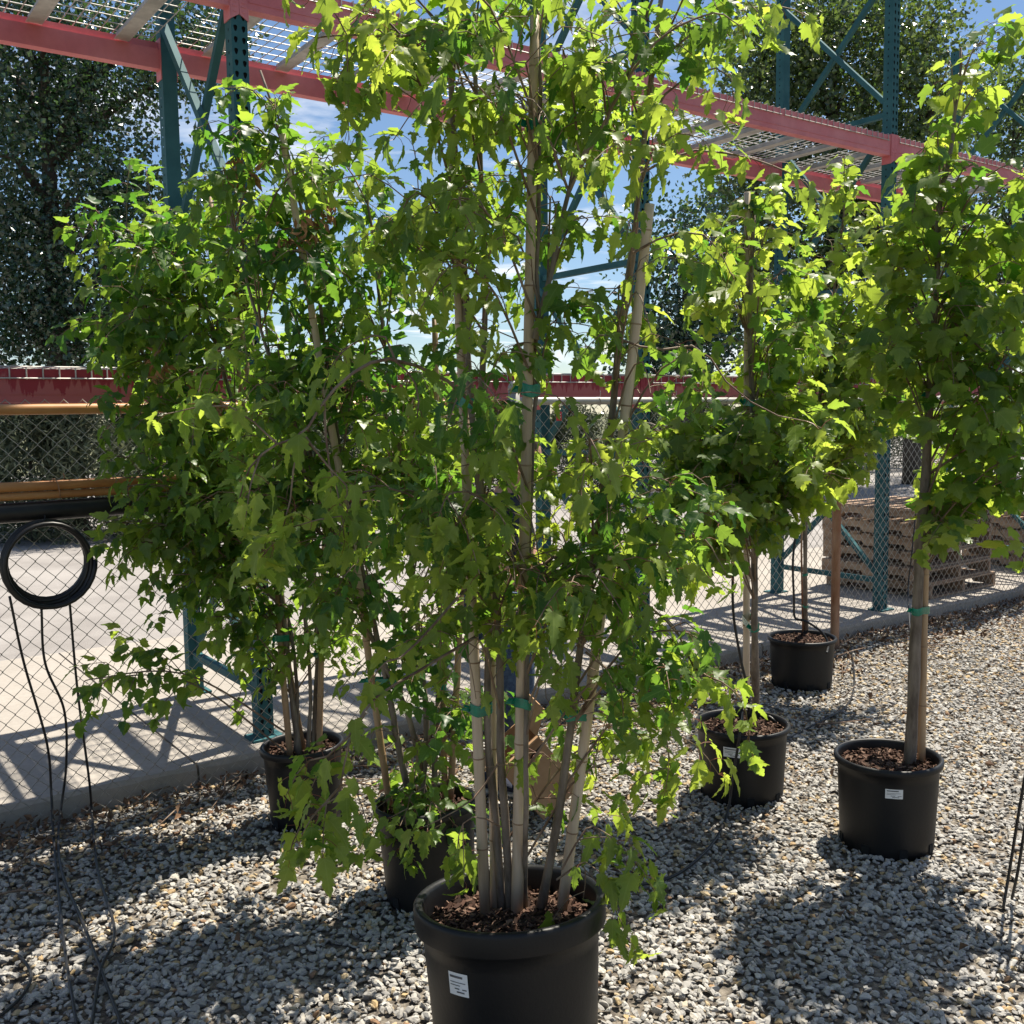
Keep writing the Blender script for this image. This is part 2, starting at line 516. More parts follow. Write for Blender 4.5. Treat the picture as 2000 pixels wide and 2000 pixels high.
# ------------------------------------------------------------------ loose gravel
def rock_variants(k, hi):
    out = []
    for _ in range(k):
        if hi:
            g = np.array([[x, y, z] for x in (-1, 0, 1) for y in (-1, 0, 1) for z in (-1, 0, 1) if (x, y, z) != (0, 0, 0)], float)
            v = g / np.linalg.norm(g, axis=1)[:, None]
            idx = {tuple(p): i for i, p in enumerate(g.astype(int))}
            F = []
            for axi in range(3):
                for sg in (-1, 1):
                    for i in (-1, 0):
                        for j in (-1, 0):
                            q = []
                            for (di, dj) in ((0, 0), (1, 0), (1, 1), (0, 1)):
                                p = [0, 0, 0]
                                p[axi] = sg; p[(axi + 1) % 3] = i + di; p[(axi + 2) % 3] = j + dj
                                q.append(idx[tuple(p)])
                            if sg < 0:
                                q = q[::-1]
                            F += [(q[0], q[1], q[2]), (q[0], q[2], q[3])]
        else:
            ph = (1 + 5 ** 0.5) / 2
            v = np.array([(-1, ph, 0), (1, ph, 0), (-1, -ph, 0), (1, -ph, 0), (0, -1, ph), (0, 1, ph), (0, -1, -ph), (0, 1, -ph),
                          (ph, 0, -1), (ph, 0, 1), (-ph, 0, -1), (-ph, 0, 1)]) / math.sqrt(1 + ph * ph)
            F = [(0, 11, 5), (0, 5, 1), (0, 1, 7), (0, 7, 10), (0, 10, 11), (1, 5, 9), (5, 11, 4), (11, 10, 2), (10, 7, 6), (7, 1, 8),
                 (3, 9, 4), (3, 4, 2), (3, 2, 6), (3, 6, 8), (3, 8, 9), (4, 9, 5), (2, 4, 11), (6, 2, 10), (8, 6, 7), (9, 8, 1)]
        v = v * (1.05 + 0.16 * rng.standard_normal((len(v), 1)))
        for _c in range(9):                      # flat broken faces
            nrm = rng.standard_normal(3); nrm /= np.linalg.norm(nrm)
            d = v @ nrm
            lim = 0.42 + 0.34 * rng.random()
            v = v - np.outer(np.maximum(d - lim, 0), nrm)
        out.append((v * np.array([1.12, 0.80, 0.58]) * (0.9 + 0.2 * rng.random(3)), np.array(F)))
    return out


def rand_rot(n, flat=0.45):
    ax = rng.standard_normal((n, 3)) * np.array([1, 1, 0.2]); ax /= np.linalg.norm(ax, axis=1)[:, None]
    an = rng.standard_normal(n) * flat
    K = np.zeros((n, 3, 3))
    K[:, 0, 1] = -ax[:, 2]; K[:, 0, 2] = ax[:, 1]; K[:, 1, 0] = ax[:, 2]; K[:, 1, 2] = -ax[:, 0]; K[:, 2, 0] = -ax[:, 1]; K[:, 2, 1] = ax[:, 0]
    I = np.eye(3)[None]
    R = I + np.sin(an)[:, None, None] * K + (1 - np.cos(an))[:, None, None] * (K @ K)
    az = rng.random(n) * 2 * math.pi
    Z = np.zeros((n, 3, 3)); Z[:, 0, 0] = np.cos(az); Z[:, 0, 1] = -np.sin(az); Z[:, 1, 0] = np.sin(az); Z[:, 1, 1] = np.cos(az); Z[:, 2, 2] = 1
    return R @ Z


POT_SPOTS = [(-0.005, 2.50, 0.20), (-0.30, 3.42, 0.15), (-0.87, 4.10, 0.15), (0.99, 4.33, 0.16), (1.75, 6.08, 0.16), (1.43, 3.80, 0.16)]


def stones(region, dens, hi, smin, smax):
    x0, x1, y0, y1 = region
    n = int((x1 - x0) * (y1 - y0) * dens)
    p = np.stack([x0 + (x1 - x0) * rng.random(n), y0 + (y1 - y0) * rng.random(n)], 1)
    tt = (p - P0) @ N_
    keep = tt < -0.235
    keep &= np.abs(p[:, 0]) < 0.56 * p[:, 1] + 0.35          # what a step to either side can still see
    for cx, cy, r in POT_SPOTS:
        keep &= np.hypot(p[:, 0] - cx, p[:, 1] - cy) > r - 0.01
    p = p[keep]; n = len(p)
    sz = smin + (smax - smin) * rng.random(n) ** 1.8
    # gravel is piled a little unevenly
    hz = 0.008 * np.sin(p[:, 0] * 3.1 + 1) * np.sin(p[:, 1] * 2.7) + 0.006 * rng.random(n)
    tint = np.clip(0.47 + 0.17 * rng.standard_normal(n), 0, 0.74)
    warm = 0.10 + 0.16 * np.clip((p[:, 0] * -0.5 + p[:, 1] - 3.0) / 2.5, 0, 1)
    wsel = rng.random(n) < warm
    tint[wsel] = 0.77 + 0.23 * rng.random(wsel.sum())
    R = rand_rot(n)
    vs_ = rock_variants(9, hi)
    pick = rng.integers(0, len(vs_), n)
    Vs, Fs, Ts, off = [], [], [], 0
    for k, (v, F) in enumerate(vs_):
        sel = np.nonzero(pick == k)[0]
        if not len(sel):
            continue
        W = np.einsum('nij,vj->nvi', R[sel], v) * sz[sel][:, None, None]
        W[:, :, 0] += p[sel, 0][:, None]; W[:, :, 1] += p[sel, 1][:, None]
        W[:, :, 2] += (hz[sel] + sz[sel] * 0.30)[:, None]
        nv = len(v)
        Vs.append(W.reshape(-1, 3))
        Fs.append((F[None] + (np.arange(len(sel)) * nv)[:, None, None] + off).reshape(-1, 3))
        Ts.append(np.repeat(tint[sel], nv))
        off += len(sel) * nv
    return np.concatenate(Vs), np.concatenate(Fs), np.concatenate(Ts)


parts = [stones((-2.4, 2.6, 1.8, 3.6), 3300, True, 0.0085, 0.0185),
         stones((-3.0, 3.6, 3.6, 5.4), 2900, False, 0.009, 0.019),
         stones((-1.0, 6.0, 5.4, 9.0), 1900, False, 0.011, 0.021)]
off = 0
V_, F_, T_ = [], [], []
for v, f, tt in parts:
    V_.append(v); F_.append(f + off); T_.append(tt); off += len(v)
gme = fast_mesh('gravel', np.concatenate(V_), np.concatenate(F_), M['gravel'], np.concatenate(T_))
go = link('gravel', gme, None, 'stuff')
tag(go, 'loose pale crushed gravel covering the ground around the pots', 'gravel')

# ------------------------------------------------------------------ pallet rack
RM = np.array([[E_[0], N_[0], 0], [E_[1], N_[1], 0], [0, 0, 1]])
UP_T, UP_B, LO_T, LO_B = 3.69, 3.545, 1.89, 1.75
rack = empty('pallet_rack', fr(0, 0.5, SLAB), 'teal and faded red pallet rack of two levels behind the chain link fence', 'pallet rack')


def perf_sheet(mb, org, ux, uy, width, height, pitch, cols, hw, hh, tear=True):
    """sheet with punched holes: cols columns across, one row per pitch. org lower left corner, ux/uy unit axes."""
    nrow = int(height / pitch)
    pitch = height / nrow
    cw = width / cols
    V, F = [], []
    for r in range(nrow):
        for c in range(cols):
            x0, y0 = c * cw, r * pitch
            xm, ym = x0 + cw / 2, y0 + pitch / 2
            outer = [(x0, y0), (xm, y0), (x0 + cw, y0), (x0 + cw, ym), (x0 + cw, y0 + pitch), (xm, y0 + pitch), (x0, y0 + pitch), (x0, ym)]
            if tear:
                inn = [(-.45, -.75), (0, -1), (.45, -.75), (.85, 0.15), (.8, .75), (0, 1), (-.8, .75), (-.85, .15)]
            else:
                inn = [(-.75, -.75), (0, -1), (.75, -.75), (1, 0), (.75, .75), (0, 1), (-.75, .75), (-1, 0)]
            b = len(V)
            for (x, y) in outer:
                V.append(org + ux * x + uy * y)
            for (x, y) in inn:
                V.append(org + ux * (xm + x * hw) + uy * (ym + y * hh))
            for k in range(8):
                k2 = (k + 1) % 8
                F.append((b + k, b + k2, b + 8 + k2, b + 8 + k))
    mb.add(V, F)


POST_H, PW = 4.95, 0.078
ez = np.array([0, 0, 1.0])
e3 = np.array([E_[0], E_[1], 0]); n3 = np.array([N_[0], N_[1], 0])


def post(s, t, face):
    """face -1: punched front towards the camera side, +1: towards the far side"""
    m = MB()
    o = fr(s, t, SLAB + 0.01)
    nf = n3 * face
    H_ = POST_H
    hw = PW / 2
    perf_sheet(m, o - e3 * hw * 1.0 + nf * hw, e3, ez, PW, H_, 0.0508, 2, 0.0105, 0.0145)
    for sg in (-1, 1):
        perf_sheet(m, o + e3 * sg * hw - n3 * hw, n3, ez, PW, H_, 0.0508, 1, 0.0055, 0.0075, False)
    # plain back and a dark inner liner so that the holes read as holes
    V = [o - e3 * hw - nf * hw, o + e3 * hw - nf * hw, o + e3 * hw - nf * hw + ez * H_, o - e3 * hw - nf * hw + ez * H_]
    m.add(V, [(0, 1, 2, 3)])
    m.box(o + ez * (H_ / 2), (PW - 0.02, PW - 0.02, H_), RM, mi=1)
    po = m.build('upright_post', [M['teal'], M['black']], rack)
    f = MB()
    f.box(fr(s, t + face * 0.012, SLAB + 0.006), (0.16, 0.13, 0.012), RM)
    f.build('foot_plate', M['teal'], po)


def beam(s0, s1, near, zb, zt, mat):
    m = MB()
    sg = -1 if near else 1
    tc0 = 0 if near else DEP
    # stepped section: full height outside, ledge inside
    prof = [(0.040, zb), (0.040, zt), (0.008, zt), (0.008, zt - 0.042), (-0.022, zt - 0.042), (-0.022, zb)]
    V = []
    for s in (s0 + PW / 2 + 0.004, s1 - PW / 2 - 0.004):
        for (d, z) in prof:
            V.append(fr(s, tc0 + sg * d, z))
    F = [(i, (i + 1) % 6, 6 + (i + 1) % 6, 6 + i) for i in range(6)] + [(0, 1, 2, 3, 4, 5), (11, 10, 9, 8, 7, 6)]
    m.add(V, F)
    # pressed groove along the outer face
    for zz in (zb + 0.035, zt - 0.035):
        m.box(fr((s0 + s1) / 2, tc0 + sg * 0.0405, zz), (s1 - s0 - 0.1, 0.004, 0.006), RM)
    bo = m.build('beam', mat, rack)
    for s, dr in ((s0, 1), (s1, -1)):
        c = MB()
        # connector: angle plate hooked on the post face, tapered at the bottom
        z0, z1 = zb - 0.055, zt + 0.012
        for (sa, sb, ta, tb) in ((0.001, 0.041, 0.0405, 0.0455), (0.0395, 0.0445, -0.035, 0.0455)):
            pts = [(z0 + 0.025 if sa < 0.02 else z0, 0), (z1, 0), (z1, 1), (z0, 1)]
            V = []
            for tt_ in (ta, tb):
                for (z, w) in pts:
                    V.append(fr(s + dr * (sa + (sb - sa) * w), tc0 + sg * tt_, z))
            c.add(V, [(0, 1, 2, 3), (7, 6, 5, 4), (0, 4, 5, 1), (1, 5, 6, 2), (2, 6, 7, 3), (3, 7, 4, 0)])
        c.build('beam_connector', mat, bo)
        # small pressed marks on the connector face
        for q, zz in enumerate((zb - 0.02, zb + 0.004, zb + 0.022, zb + 0.05)):
            k = MB()
            k.box(fr(s + dr * 0.021, tc0 + sg * 0.0465, zz), (0.014 if q != 1 else 0.022, 0.002, 0.006), RM)
            if near:
                k.build('pressed_mark', mat, bo)


frames = [-1, 0, 1, 2, 3]
for k in frames:
    post(k * BAY, 0, -1)
    post(k * BAY, DEP, 1)
    for z in (0.33, 1.40, 2.60, 3.86):
        m = MB(); m.box(fr(k * BAY, DEP / 2, z), (0.038, DEP - PW, 0.038), RM); m.build('horizontal_brace', M['teal'], rack)
    for z0, z1 in ((0.40, 1.33), (1.48, 2.52), (2.69, 3.77), (3.95, 4.9)):
        for sgn in (-1, 1):
            a = fr(k * BAY + 0.022 * sgn, 0.035, z0 if sgn < 0 else z1)
            b = fr(k * BAY + 0.022 * sgn, DEP - 0.035, z1 if sgn < 0 else z0)
            d = b - a; L = np.linalg.norm(d); d /= L
            R = np.stack([e3, d, np.cross(e3, d)], 1)
            m = MB(); m.box((a + b) / 2, (0.036, L, 0.036), R); m.build('diagonal_brace', M['teal'], rack)
for k in frames[:-1]:
    for near in (True, False):
        beam(k * BAY, (k + 1) * BAY, near, UP_B, UP_T, M['red'])
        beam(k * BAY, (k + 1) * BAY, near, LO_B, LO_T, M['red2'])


def deck_meshes():
    """one wire deck, built about its own corner at s=0, z=0 being the beam top"""
    Ld = 1.19
    g = MB()
    ns = 19
    for i in range(ns):
        s = 0.012 + (Ld - 0.024) * i / (ns - 1)
        pts = [(s, -0.0455, -0.045), (s, -0.0455, 0.006), (s, DEP + 0.0455, 0.006), (s, DEP + 0.0455, -0.045)]
        for a, b in zip(pts[:-1], pts[1:]):
            a, b = np.array(a), np.array(b)
            g.tube([a, b], 0.0031, 4, smooth=False)
    for tt_ in [-0.0500, ] + list(np.linspace(0.02, DEP - 0.02, 11)) + [DEP + 0.0500]:
        z = 0.0115 if 0 < tt_ < DEP else -0.04
        g.tube([(0, tt_, z), (Ld, tt_, z)], 0.0031, 4, smooth=False)
    ch = MB()
    w, h = 0.052, 0.034
    for (a0, a1, b0, b1) in ((-w / 2, w / 2, -0.004, 0.0), (-w / 2, -w / 2 + 0.003, -h, -0.004), (w / 2 - 0.003, w / 2, -h, -0.004),
                             (-w / 2 - 0.012, -w / 2, -h - 0.001, -h + 0.003), (w / 2, w / 2 + 0.012, -h - 0.001, -h + 0.003)):
        ch.box(((a0 + a1) / 2, DEP / 2, (b0 + b1) / 2), (a1 - a0, DEP - 0.03, b1 - b0))
    ch.box((0, DEP / 2, -h + 0.0015), (w - 0.006, DEP - 0.03, 0.003))
    return Ld, g, ch


Ld, gmb, cmb = deck_meshes()
g_o = gmb.build('wire_grid', M['galv']); g_me = g_o.data
c_o = cmb.build('support_channel', M['galv']); c_me = c_o.data
bpy.data.objects.remove(g_o); bpy.data.objects.remove(c_o)
MR = Matrix(((E_[0], N_[0], 0, 0), (E_[1], N_[1], 0, 0), (0, 0, 1, 0), (0, 0, 0, 1)))
for lvl, z in ((1, UP_T), (0, LO_T)):
    for k in frames[:-1]:
        for j in (0, 1):
            s0 = k * BAY + 0.055 + j * (Ld + 0.03)
            d = bpy.data.objects.new('wire_deck', None)
            COL.objects.link(d)
            d.matrix_world = Matrix.Translation(Vector(fr(s0, 0, z))) @ MR
            lv = 'upper' if lvl else 'lower'
            wh = {-1: 'in the bay behind the hanging hose coil', 0: 'in the bay behind the biggest potted maple', 1: 'in the bay behind the rusty fence post', 2: 'in the bay over the tall pallet stack'}[k]
            tag(d, 'grey wire deck on the %s rack beams %s' % (lv, wh), 'wire deck', '%s wire decks %s' % (lv, wh))
            o = bpy.data.objects.new('wire_grid', g_me); COL.objects.link(o); o.parent = d
            for q in (0.17, Ld / 2, Ld - 0.17):
                o = bpy.data.objects.new('support_channel', c_me); COL.objects.link(o); o.parent = d; o.location = (q, 0, 0)

# ------------------------------------------------------------------ chain link fence
FT = -0.285
fence = empty('chain_link_fence', fr(1, FT, 0), 'galvanised chain link fence with pipe rails along the concrete slab edge', 'fence')
Wp, ztop, zbot = 0.036, 1.775, 0.03
V, F, off = [], [], 0
s_list = np.arange(-2.7, 8.4, Wp)
nz = int((ztop - zbot) / Wp)
sagn = lambda s, z: 0.006 * math.sin(s * 2.3 + z * 1.7)
for i, s in enumerate(s_list):
    zz = zbot + np.arange(nz + 1) * Wp
    side = (np.arange(nz + 1) + i) % 2
    # each wire swings across its column and hooks the neighbours
    ss = s + side * Wp + np.where(side == 1, 0.0022, -0.0022)
    tt_ = FT + np.where(side == 1, 0.0016, -0.0016) + 0.010 * np.sin(s * 1.9) * np.sin(zz * 2)
    P = P0[None] + ss[:, None] * E_ + tt_[:, None] * N_
    pts = np.concatenate([P, zz[:, None]], 1)
    tan = np.gradient(pts, axis=0); tan /= np.linalg.norm(tan, axis=1)[:, None]
    u = np.tile(n3, (len(pts), 1)); w = np.cross(tan, u)
    ring = []
    for a in range(3):
        an = a * 2 * math.pi / 3
        ring.append(pts + 0.0023 * (math.cos(an) * u + math.sin(an) * w))
    R3 = np.stack(ring, 1).reshape(-1, 3)
    V.append(R3)
    m_ = len(pts)
    idx = np.arange(m_ - 1)[:, None] * 3
    for a in range(3):
        a2 = (a + 1) % 3
        F.append(np.concatenate([idx + a, idx + a2, idx + 3 + a2, idx + 3 + a], 1) + off)
    off += len(R3)
cme = fast_mesh('chain_link', np.concatenate(V), np.concatenate(F), M['galvwire'], smooth=True)
link('chain_link', cme, fence)


def rail(s0, s1, z, r, mat, name, t=None):
    m = MB()
    t = FT + 0.001 if t is None else t
    m.tube([fr(s, t, z + 0.004 * math.sin(s * 1.3)) for s in np.linspace(s0, s1, 24)], r, 14)
    return m.build(name, mat, fence)


RT = FT - 0.026
top1 = rail(-3.2, 1.30, 1.722, 0.022, M['rustpipe'], 'top_rail', RT)
top2 = rail(1.30, 8.6, 1.735, 0.021, M['galv'], 'top_rail', RT)
mid1 = rail(-3.2, 1.25, 1.418, 0.020, M['rustpipe'], 'middle_rail', RT)
mid2 = rail(-3.2, 1.22, 1.380, 0.016, M['rustpipe'], 'middle_rail', RT)
for s, mat in ((-3.0, 'rust'), (1.30, 'galv'), (4.03, 'rust'), (6.8, 'galv')):
    m = MB()
    m.tube([fr(s, RT - 0.045, z) for z in np.linspace(-0.05, 1.80, 12)], 0.030, 16)
    m.lathe([(0.0, 0.05), (0.018, 0.045), (0.031, 0.018), (0.033, 0.0), (0.031, 0.0)], 16, Matrix.Translation(Vector(fr(s, RT - 0.045, 1.795))))
    m.build('fence_post', M[mat], fence)
for par, z, r, cs in ((top1, 1.722, 0.0245, (-1.33, -0.6, 0.2, 0.9)), (mid1, 1.40, 0.041, (-0.97, -0.2, 0.55)), (top2, 1.735, 0.0235, (1.9, 2.5, 3.1, 4.6, 5.3))):
    for s in cs:
        m = MB()
        m.tube([fr(s + 0.006 * a, RT + r * math.cos(a), z + r * math.sin(a) * (1 if r < .03 else 0.98)) for a in np.linspace(0, 6.6, 22)], 0.0022, 5)
        m.tube([fr(s + 0.04, RT + r * 0.95, z - 0.0), fr(s + 0.055, RT + 0.02, z + 0.045), fr(s + 0.05, RT + 0.02, z + 0.06)], 0.002, 5)
        m.build('tie_wire', M['rust'] if r != 0.0235 else M['galvwire'], par)
m = MB()
pp = [fr(s, RT + 0.004, 1.318 + 0.006 * math.sin(s * 2 + 1)) for s in np.linspace(-3.2, 0.35, 26)]
m.tube(pp, 0.040, 16)
blk = m.build('water_pipe', M['hose'])
tag(blk, 'thick black plastic pipe running along the fence under the brown rails', 'pipe')
m = MB(); m.box(fr(1.62, RT - 0.02, 1.655), (0.035, 0.004, 0.05), RM)
for zz in (1.665, 1.650):
    m.box(fr(1.62, RT - 0.0225, zz), (0.02, 0.001, 0.004), RM, mi=1)
m.tube([fr(1.62, RT - 0.02, 1.675), fr(1.62, RT - 0.024, 1.735)], 0.0015, 5)
tg = m.build('red_tag', [M['redtag'], M['paper']]); tag(tg, 'small red plastic tag hung on the grey top rail of the fence', 'tag')


# ------------------------------------------------------------------ leaves
LEAF_A = [(.03, 0), (.15, -.05), (.29, .05), (.22, .10), (.34, .19), (.30, .24), (.50, .40), (.35, .38), (.34, .45), (.20, .39), (.15, .45),
          (.23, .56), (.17, .59), (.20, .69), (.13, .73), (.13, .83), (.06, .89), (0, 1)]
LEAF_B = [(.03, 0), (.20, -.05), (.37, .06), (.31, .14), (.50, .27), (.62, .47), (.46, .46), (.43, .55), (.27, .49), (.25, .62), (.31, .73),
          (.18, .77), (.12, .89), (0, 1)]
LEAF_C = [(.03, 0), (.16, -.02), (.27, .08), (.33, .19), (.42, .33), (.30, .34), (.25, .41), (.27, .50), (.21, .57), (.19, .68), (.11, .79), (.06, .90), (0, 1)]


def leaf_variants(outline, k, wscale=1.0, pet=0.42, droop=(0.5, 1.25), seed=1):
    r = np.random.default_rng(seed)
    out = []
    ribs = [0.0, 0.22, 0.45, 0.68, 0.85]
    for _ in range(k):
        pts = [(x * wscale * (0.88 + 0.24 * r.random()), y + 0.02 * r.standard_normal()) for x, y in outline[:-1]] + [outline[-1]]
        half = [Vector((0, y, 0)) for y in ribs] + [Vector((0, 1, 0))]
        poly = [Vector((x, y, 0)) for x, y in pts[:-1]]
        ring = [Vector((0, 0, 0))] + poly + [Vector((0, 1, 0))] + [Vector((0, y, 0)) for y in ribs[:0:-1]]
        tri = tessellate_polygon([ring])
        nR = len(ring)
        V = [tuple(p) for p in ring]
        F = []
        for a, b, c in tri:
            F.append((a, b, c))
        # mirrored half shares the midrib
        mirror = {}
        for i, p in enumerate(ring):
            if abs(p.x) < 1e-6:
                mirror[i] = i
            else:
                mirror[i] = len(V)
                V.append((-p.x * (0.9 + 0.2 * r.random()), p.y + 0.015 * r.standard_normal(), 0))
        for a, b, c in tri:
            F.append((mirror[a], mirror[c], mirror[b]))
        V = np.array(V)
        F = np.array(F)
        # keep windings the same way up
        uv = V.copy()
        for i, (a, b, c) in enumerate(F):
            if np.cross(V[b] - V[a], V[c] - V[a])[2] < 0:
                F[i] = (a, c, b)
        fold = 0.15 + 0.35 * r.random()
        bend = 0.15 + 0.45 * r.random()
        curl = 0.3 * r.standard_normal()
        x, y = V[:, 0], V[:, 1]
        z = fold * np.abs(x) - bend * y ** 2 * 0.7 - 0.5 * x ** 2 + curl * x * y + 0.02 * r.standard_normal(len(x))
        B = np.stack([x, y, z], 1)
        an = -(droop[0] + (droop[1] - droop[0]) * r.random())
        ca, sa = math.cos(an), math.sin(an)
        B = B @ np.array([[1, 0, 0], [0, ca, -sa], [0, sa, ca]]).T
        pl = pet * (0.7 + 0.6 * r.random())
        tip = np.array([0, pl, -0.04])
        B = B + tip
        w = 0.011
        pv, pf = [], []
        mid = np.array([0, pl * 0.5, 0.03])
        for c_ in (np.zeros(3), mid, tip):
            for a in range(3):
                pv.append(c_ + w * np.array([math.cos(a * 2.094), 0, math.sin(a * 2.094)]))
        for q in range(2):
            for a in range(3):
                a2 = (a + 1) % 3
                i0, i1, i2, i3 = q * 3 + a, q * 3 + a2, q * 3 + 3 + a2, q * 3 + 3 + a
                pf += [(i0, i1, i2), (i0, i2, i3)]
        nb = len(B)
        Vv = np.concatenate([B, np.array(pv)])
        Ff = np.concatenate([F, np.array(pf) + nb])
        UV = np.concatenate([uv, np.zeros((9, 3))])
        isst = np.concatenate([np.zeros(nb, bool), np.ones(9, bool)])
        out.append((Vv, Ff, UV, isst))
    return out


LV = {'A': leaf_variants(LEAF_A, 10, 0.80, 0.42, (0.65, 1.5), 3), 'B': leaf_variants(LEAF_B, 10, 1.0, 0.5, (0.5, 1.25), 4),
      'C': leaf_variants(LEAF_C, 10, 1.0, 0.35, (0.25, 1.0), 5)}


def spline(pts, n):
    pts = np.asarray(pts, float)
    m = len(pts)
    if m == 2:
        return pts[0] + (pts[1] - pts[0]) * np.linspace(0, 1, n)[:, None]
    P = np.concatenate([[2 * pts[0] - pts[1]], pts, [2 * pts[-1] - pts[-2]]])
    out = []
    for u in np.linspace(0, m - 1 - 1e-6, n):
        i = int(u); f_ = u - i
        p0, p1, p2, p3 = P[i], P[i + 1], P[i + 2], P[i + 3]
        out.append(0.5 * ((2 * p1) + (-p0 + p2) * f_ + (2 * p0 - 5 * p1 + 4 * p2 - p3) * f_ ** 2 + (-p0 + 3 * p1 - 3 * p2 + p3) * f_ ** 3))
    return np.array(out)


def unit(v):
    return v / (np.linalg.norm(v) + 1e-12)


class Tree:
    """a staked nursery tree: stems, stakes, sprays of leaves; leaves collected first, built last"""
    def __init__(self, root, kind, mat, size, seed, tint=(0.45, 0.22), stemcol='bark'):
        self.root, self.kind, self.mat, self.size = root, kind, mat, size
        self.r = np.random.default_rng(seed)
        self.leaves = []            # (pos, ydir, zdir, size, tint, variant)
        self.stems = []
        self.tint = tint
        self.nb = 0
        self.clear = []

    def stem(self, pts, r0, r1, name='trunk', n=26, mat=None):
        P = spline(pts, n)
        P = P + 0.004 * self.r.standard_normal(P.shape) * np.linspace(0, 1, n)[:, None]
        m = MB()
        rad = np.linspace(r0, r1, n) * (1 + 0.07 * self.r.standard_normal(n))
        rad[0] *= 1.25
        m.tube(P, rad, 9)
        o = m.build(name, mat or M['bark'], self.root)
        self.stems.append(P)
        return o

    def spray(self, path, r0=0.004, leaf_from=0.35, gap=0.045, subs=1, n=None, tint=None, size=1.0, collect=None):
        """a woody shoot along path with opposite leaves on its outer part and side twigs"""
        r = self.r
        L = np.linalg.norm(np.diff(np.asarray(path), axis=0), axis=1).sum()
        n = n or max(6, int(L / 0.05))
        P = spline(path, n)
        own = collect is None
        mb = MB() if own else collect
        mb.tube(P, np.linspace(r0, max(0.0011, r0 * 0.3), n), 5, cap=False)
        seg = np.linalg.norm(np.diff(P, axis=0), axis=1)
        cum = np.concatenate([[0], np.cumsum(seg)])
        d = leaf_from * L + 0.02 * r.random()
        ph = r.random() * 6.28
        tb = tint if tint is not None else np.clip(self.tint[0] + self.tint[1] * r.standard_normal(), 0, 1)
        node = 0
        while d < L:
            i = min(np.searchsorted(cum, d) - 1, n - 2); i = max(i, 0)
            f_ = (d - cum[i]) / (seg[i] + 1e-9)
            p = P[i] * (1 - f_) + P[i + 1] * f_
            tg_ = unit(P[i + 1] - P[i])
            side = unit(np.cross(tg_, [0, 0, 1.0]) + 1e-6)
            up = np.cross(side, tg_)
            ph += math.pi / 2 + 0.3 * r.standard_normal()
            for sg in (0, math.pi):
                if r.random() < 0.10:
                    continue
                a = ph + sg
                out = math.cos(a) * side + math.sin(a) * up
                yd = unit(out * 0.95 + tg_ * 0.65 + 0.25 * r.standard_normal(3) + np.array([0, 0, 0.05]))
                if subs > 0 and r.random() < 0.30 and d < L * 0.9:
                    ln = (0.07 + 0.13 * r.random()) * (0.7 + 0.6 * size)
                    q1 = p + yd * ln * 0.5
                    q2 = q1 + unit(yd + np.array([0, 0, -0.75])) * ln * 0.5
                    self.spray([p, q1, q2], max(0.0015, r0 * 0.45), 0.25, gap * 0.85, subs - 1, 5, np.clip(tb + 0.12 * r.standard_normal(), 0, 1), size, mb)
                else:
                    self.leaf(p, yd, np.clip(tb + 0.16 * r.standard_normal(), 0, 1), size)
            d += gap * (0.75 + 0.5 * r.random())
            node += 1
        tg_ = unit(P[-1] - P[-2])
        for q in range(2):
            self.leaf(P[-1], unit(tg_ + 0.5 * r.standard_normal(3)), np.clip(tb + 0.12, 0, 1), size * 0.8)
        if own:
            mb.build('branch', M['twig'], self.root)
            self.nb += 1

    def leaf(self, p, yd, tint, size=1.0):
        r = self.r
        for (a, b) in self.clear:          # shoots were trimmed on the open side of the stakes
            if p[2] < min(a[2], b[2]) or p[2] > max(a[2], b[2]):
                continue
            f_ = (p[2] - a[2]) / (b[2] - a[2])
            q = a + (b - a) * f_
            if p[1] < q[1] + 0.02 and abs(p[0] - q[0] * p[1] / q[1]) < 0.055 and r.random() < 0.9:
                return
        zd = np.array([0, 0, 1.0]) + 0.35 * r.standard_normal(3)
        zd = zd - yd * (zd @ yd)
        if np.linalg.norm(zd) < 0.2:
            zd = np.cross(yd, [1.0, 0.3, 0])
        s = self.size * size * (0.62 + 0.55 * r.random())
        self.leaves.append((p, yd, unit(zd), s, tint, int(r.integers(0, 10))))

    def fill(self, blobs, up=0.35, dens=1.0, **kw):
        """shoots that leave a stem and end inside the given volumes (centre, radii, count)"""
        r = self.r
        allst = np.concatenate(self.stems)
        for c, rad, cnt in blobs:
            for _ in range(max(2, int(round(cnt * dens)))):
                v = r.standard_normal(3); v = v / np.linalg.norm(v) * (0.35 + 0.65 * r.random() ** 0.5)
                tgt = np.asarray(c) + v * np.asarray(rad)
                # start on the stem somewhat below the target
                dz = tgt[2] - allst[:, 2]
                h = np.linalg.norm(allst[:, :2] - tgt[:2], axis=1)
                cost = np.abs(dz - (0.15 + up * h)) + 0.55 * h + 0.12 * r.random(len(allst))
                st_ = allst[np.argmin(cost)]
                hd = tgt - st_
                L = np.linalg.norm(hd)
                midp = st_ + hd * 0.55 + np.array([0, 0, 0.12 * L + 0.03])
                pth = [st_, midp, tgt]
                end = tgt + unit(np.array([hd[0], hd[1], 0]) + 0.5 * r.standard_normal(3) * [1, 1, 0]) * 0.07 + np.array([0, 0, -0.10 * r.random()])
                pth.append(end)
                lf = max(0.25, 1 - 0.42 / max(L, 0.3))
                self.spray(pth, 0.0028 + 0.0022 * min(L, 1), lf, **kw)

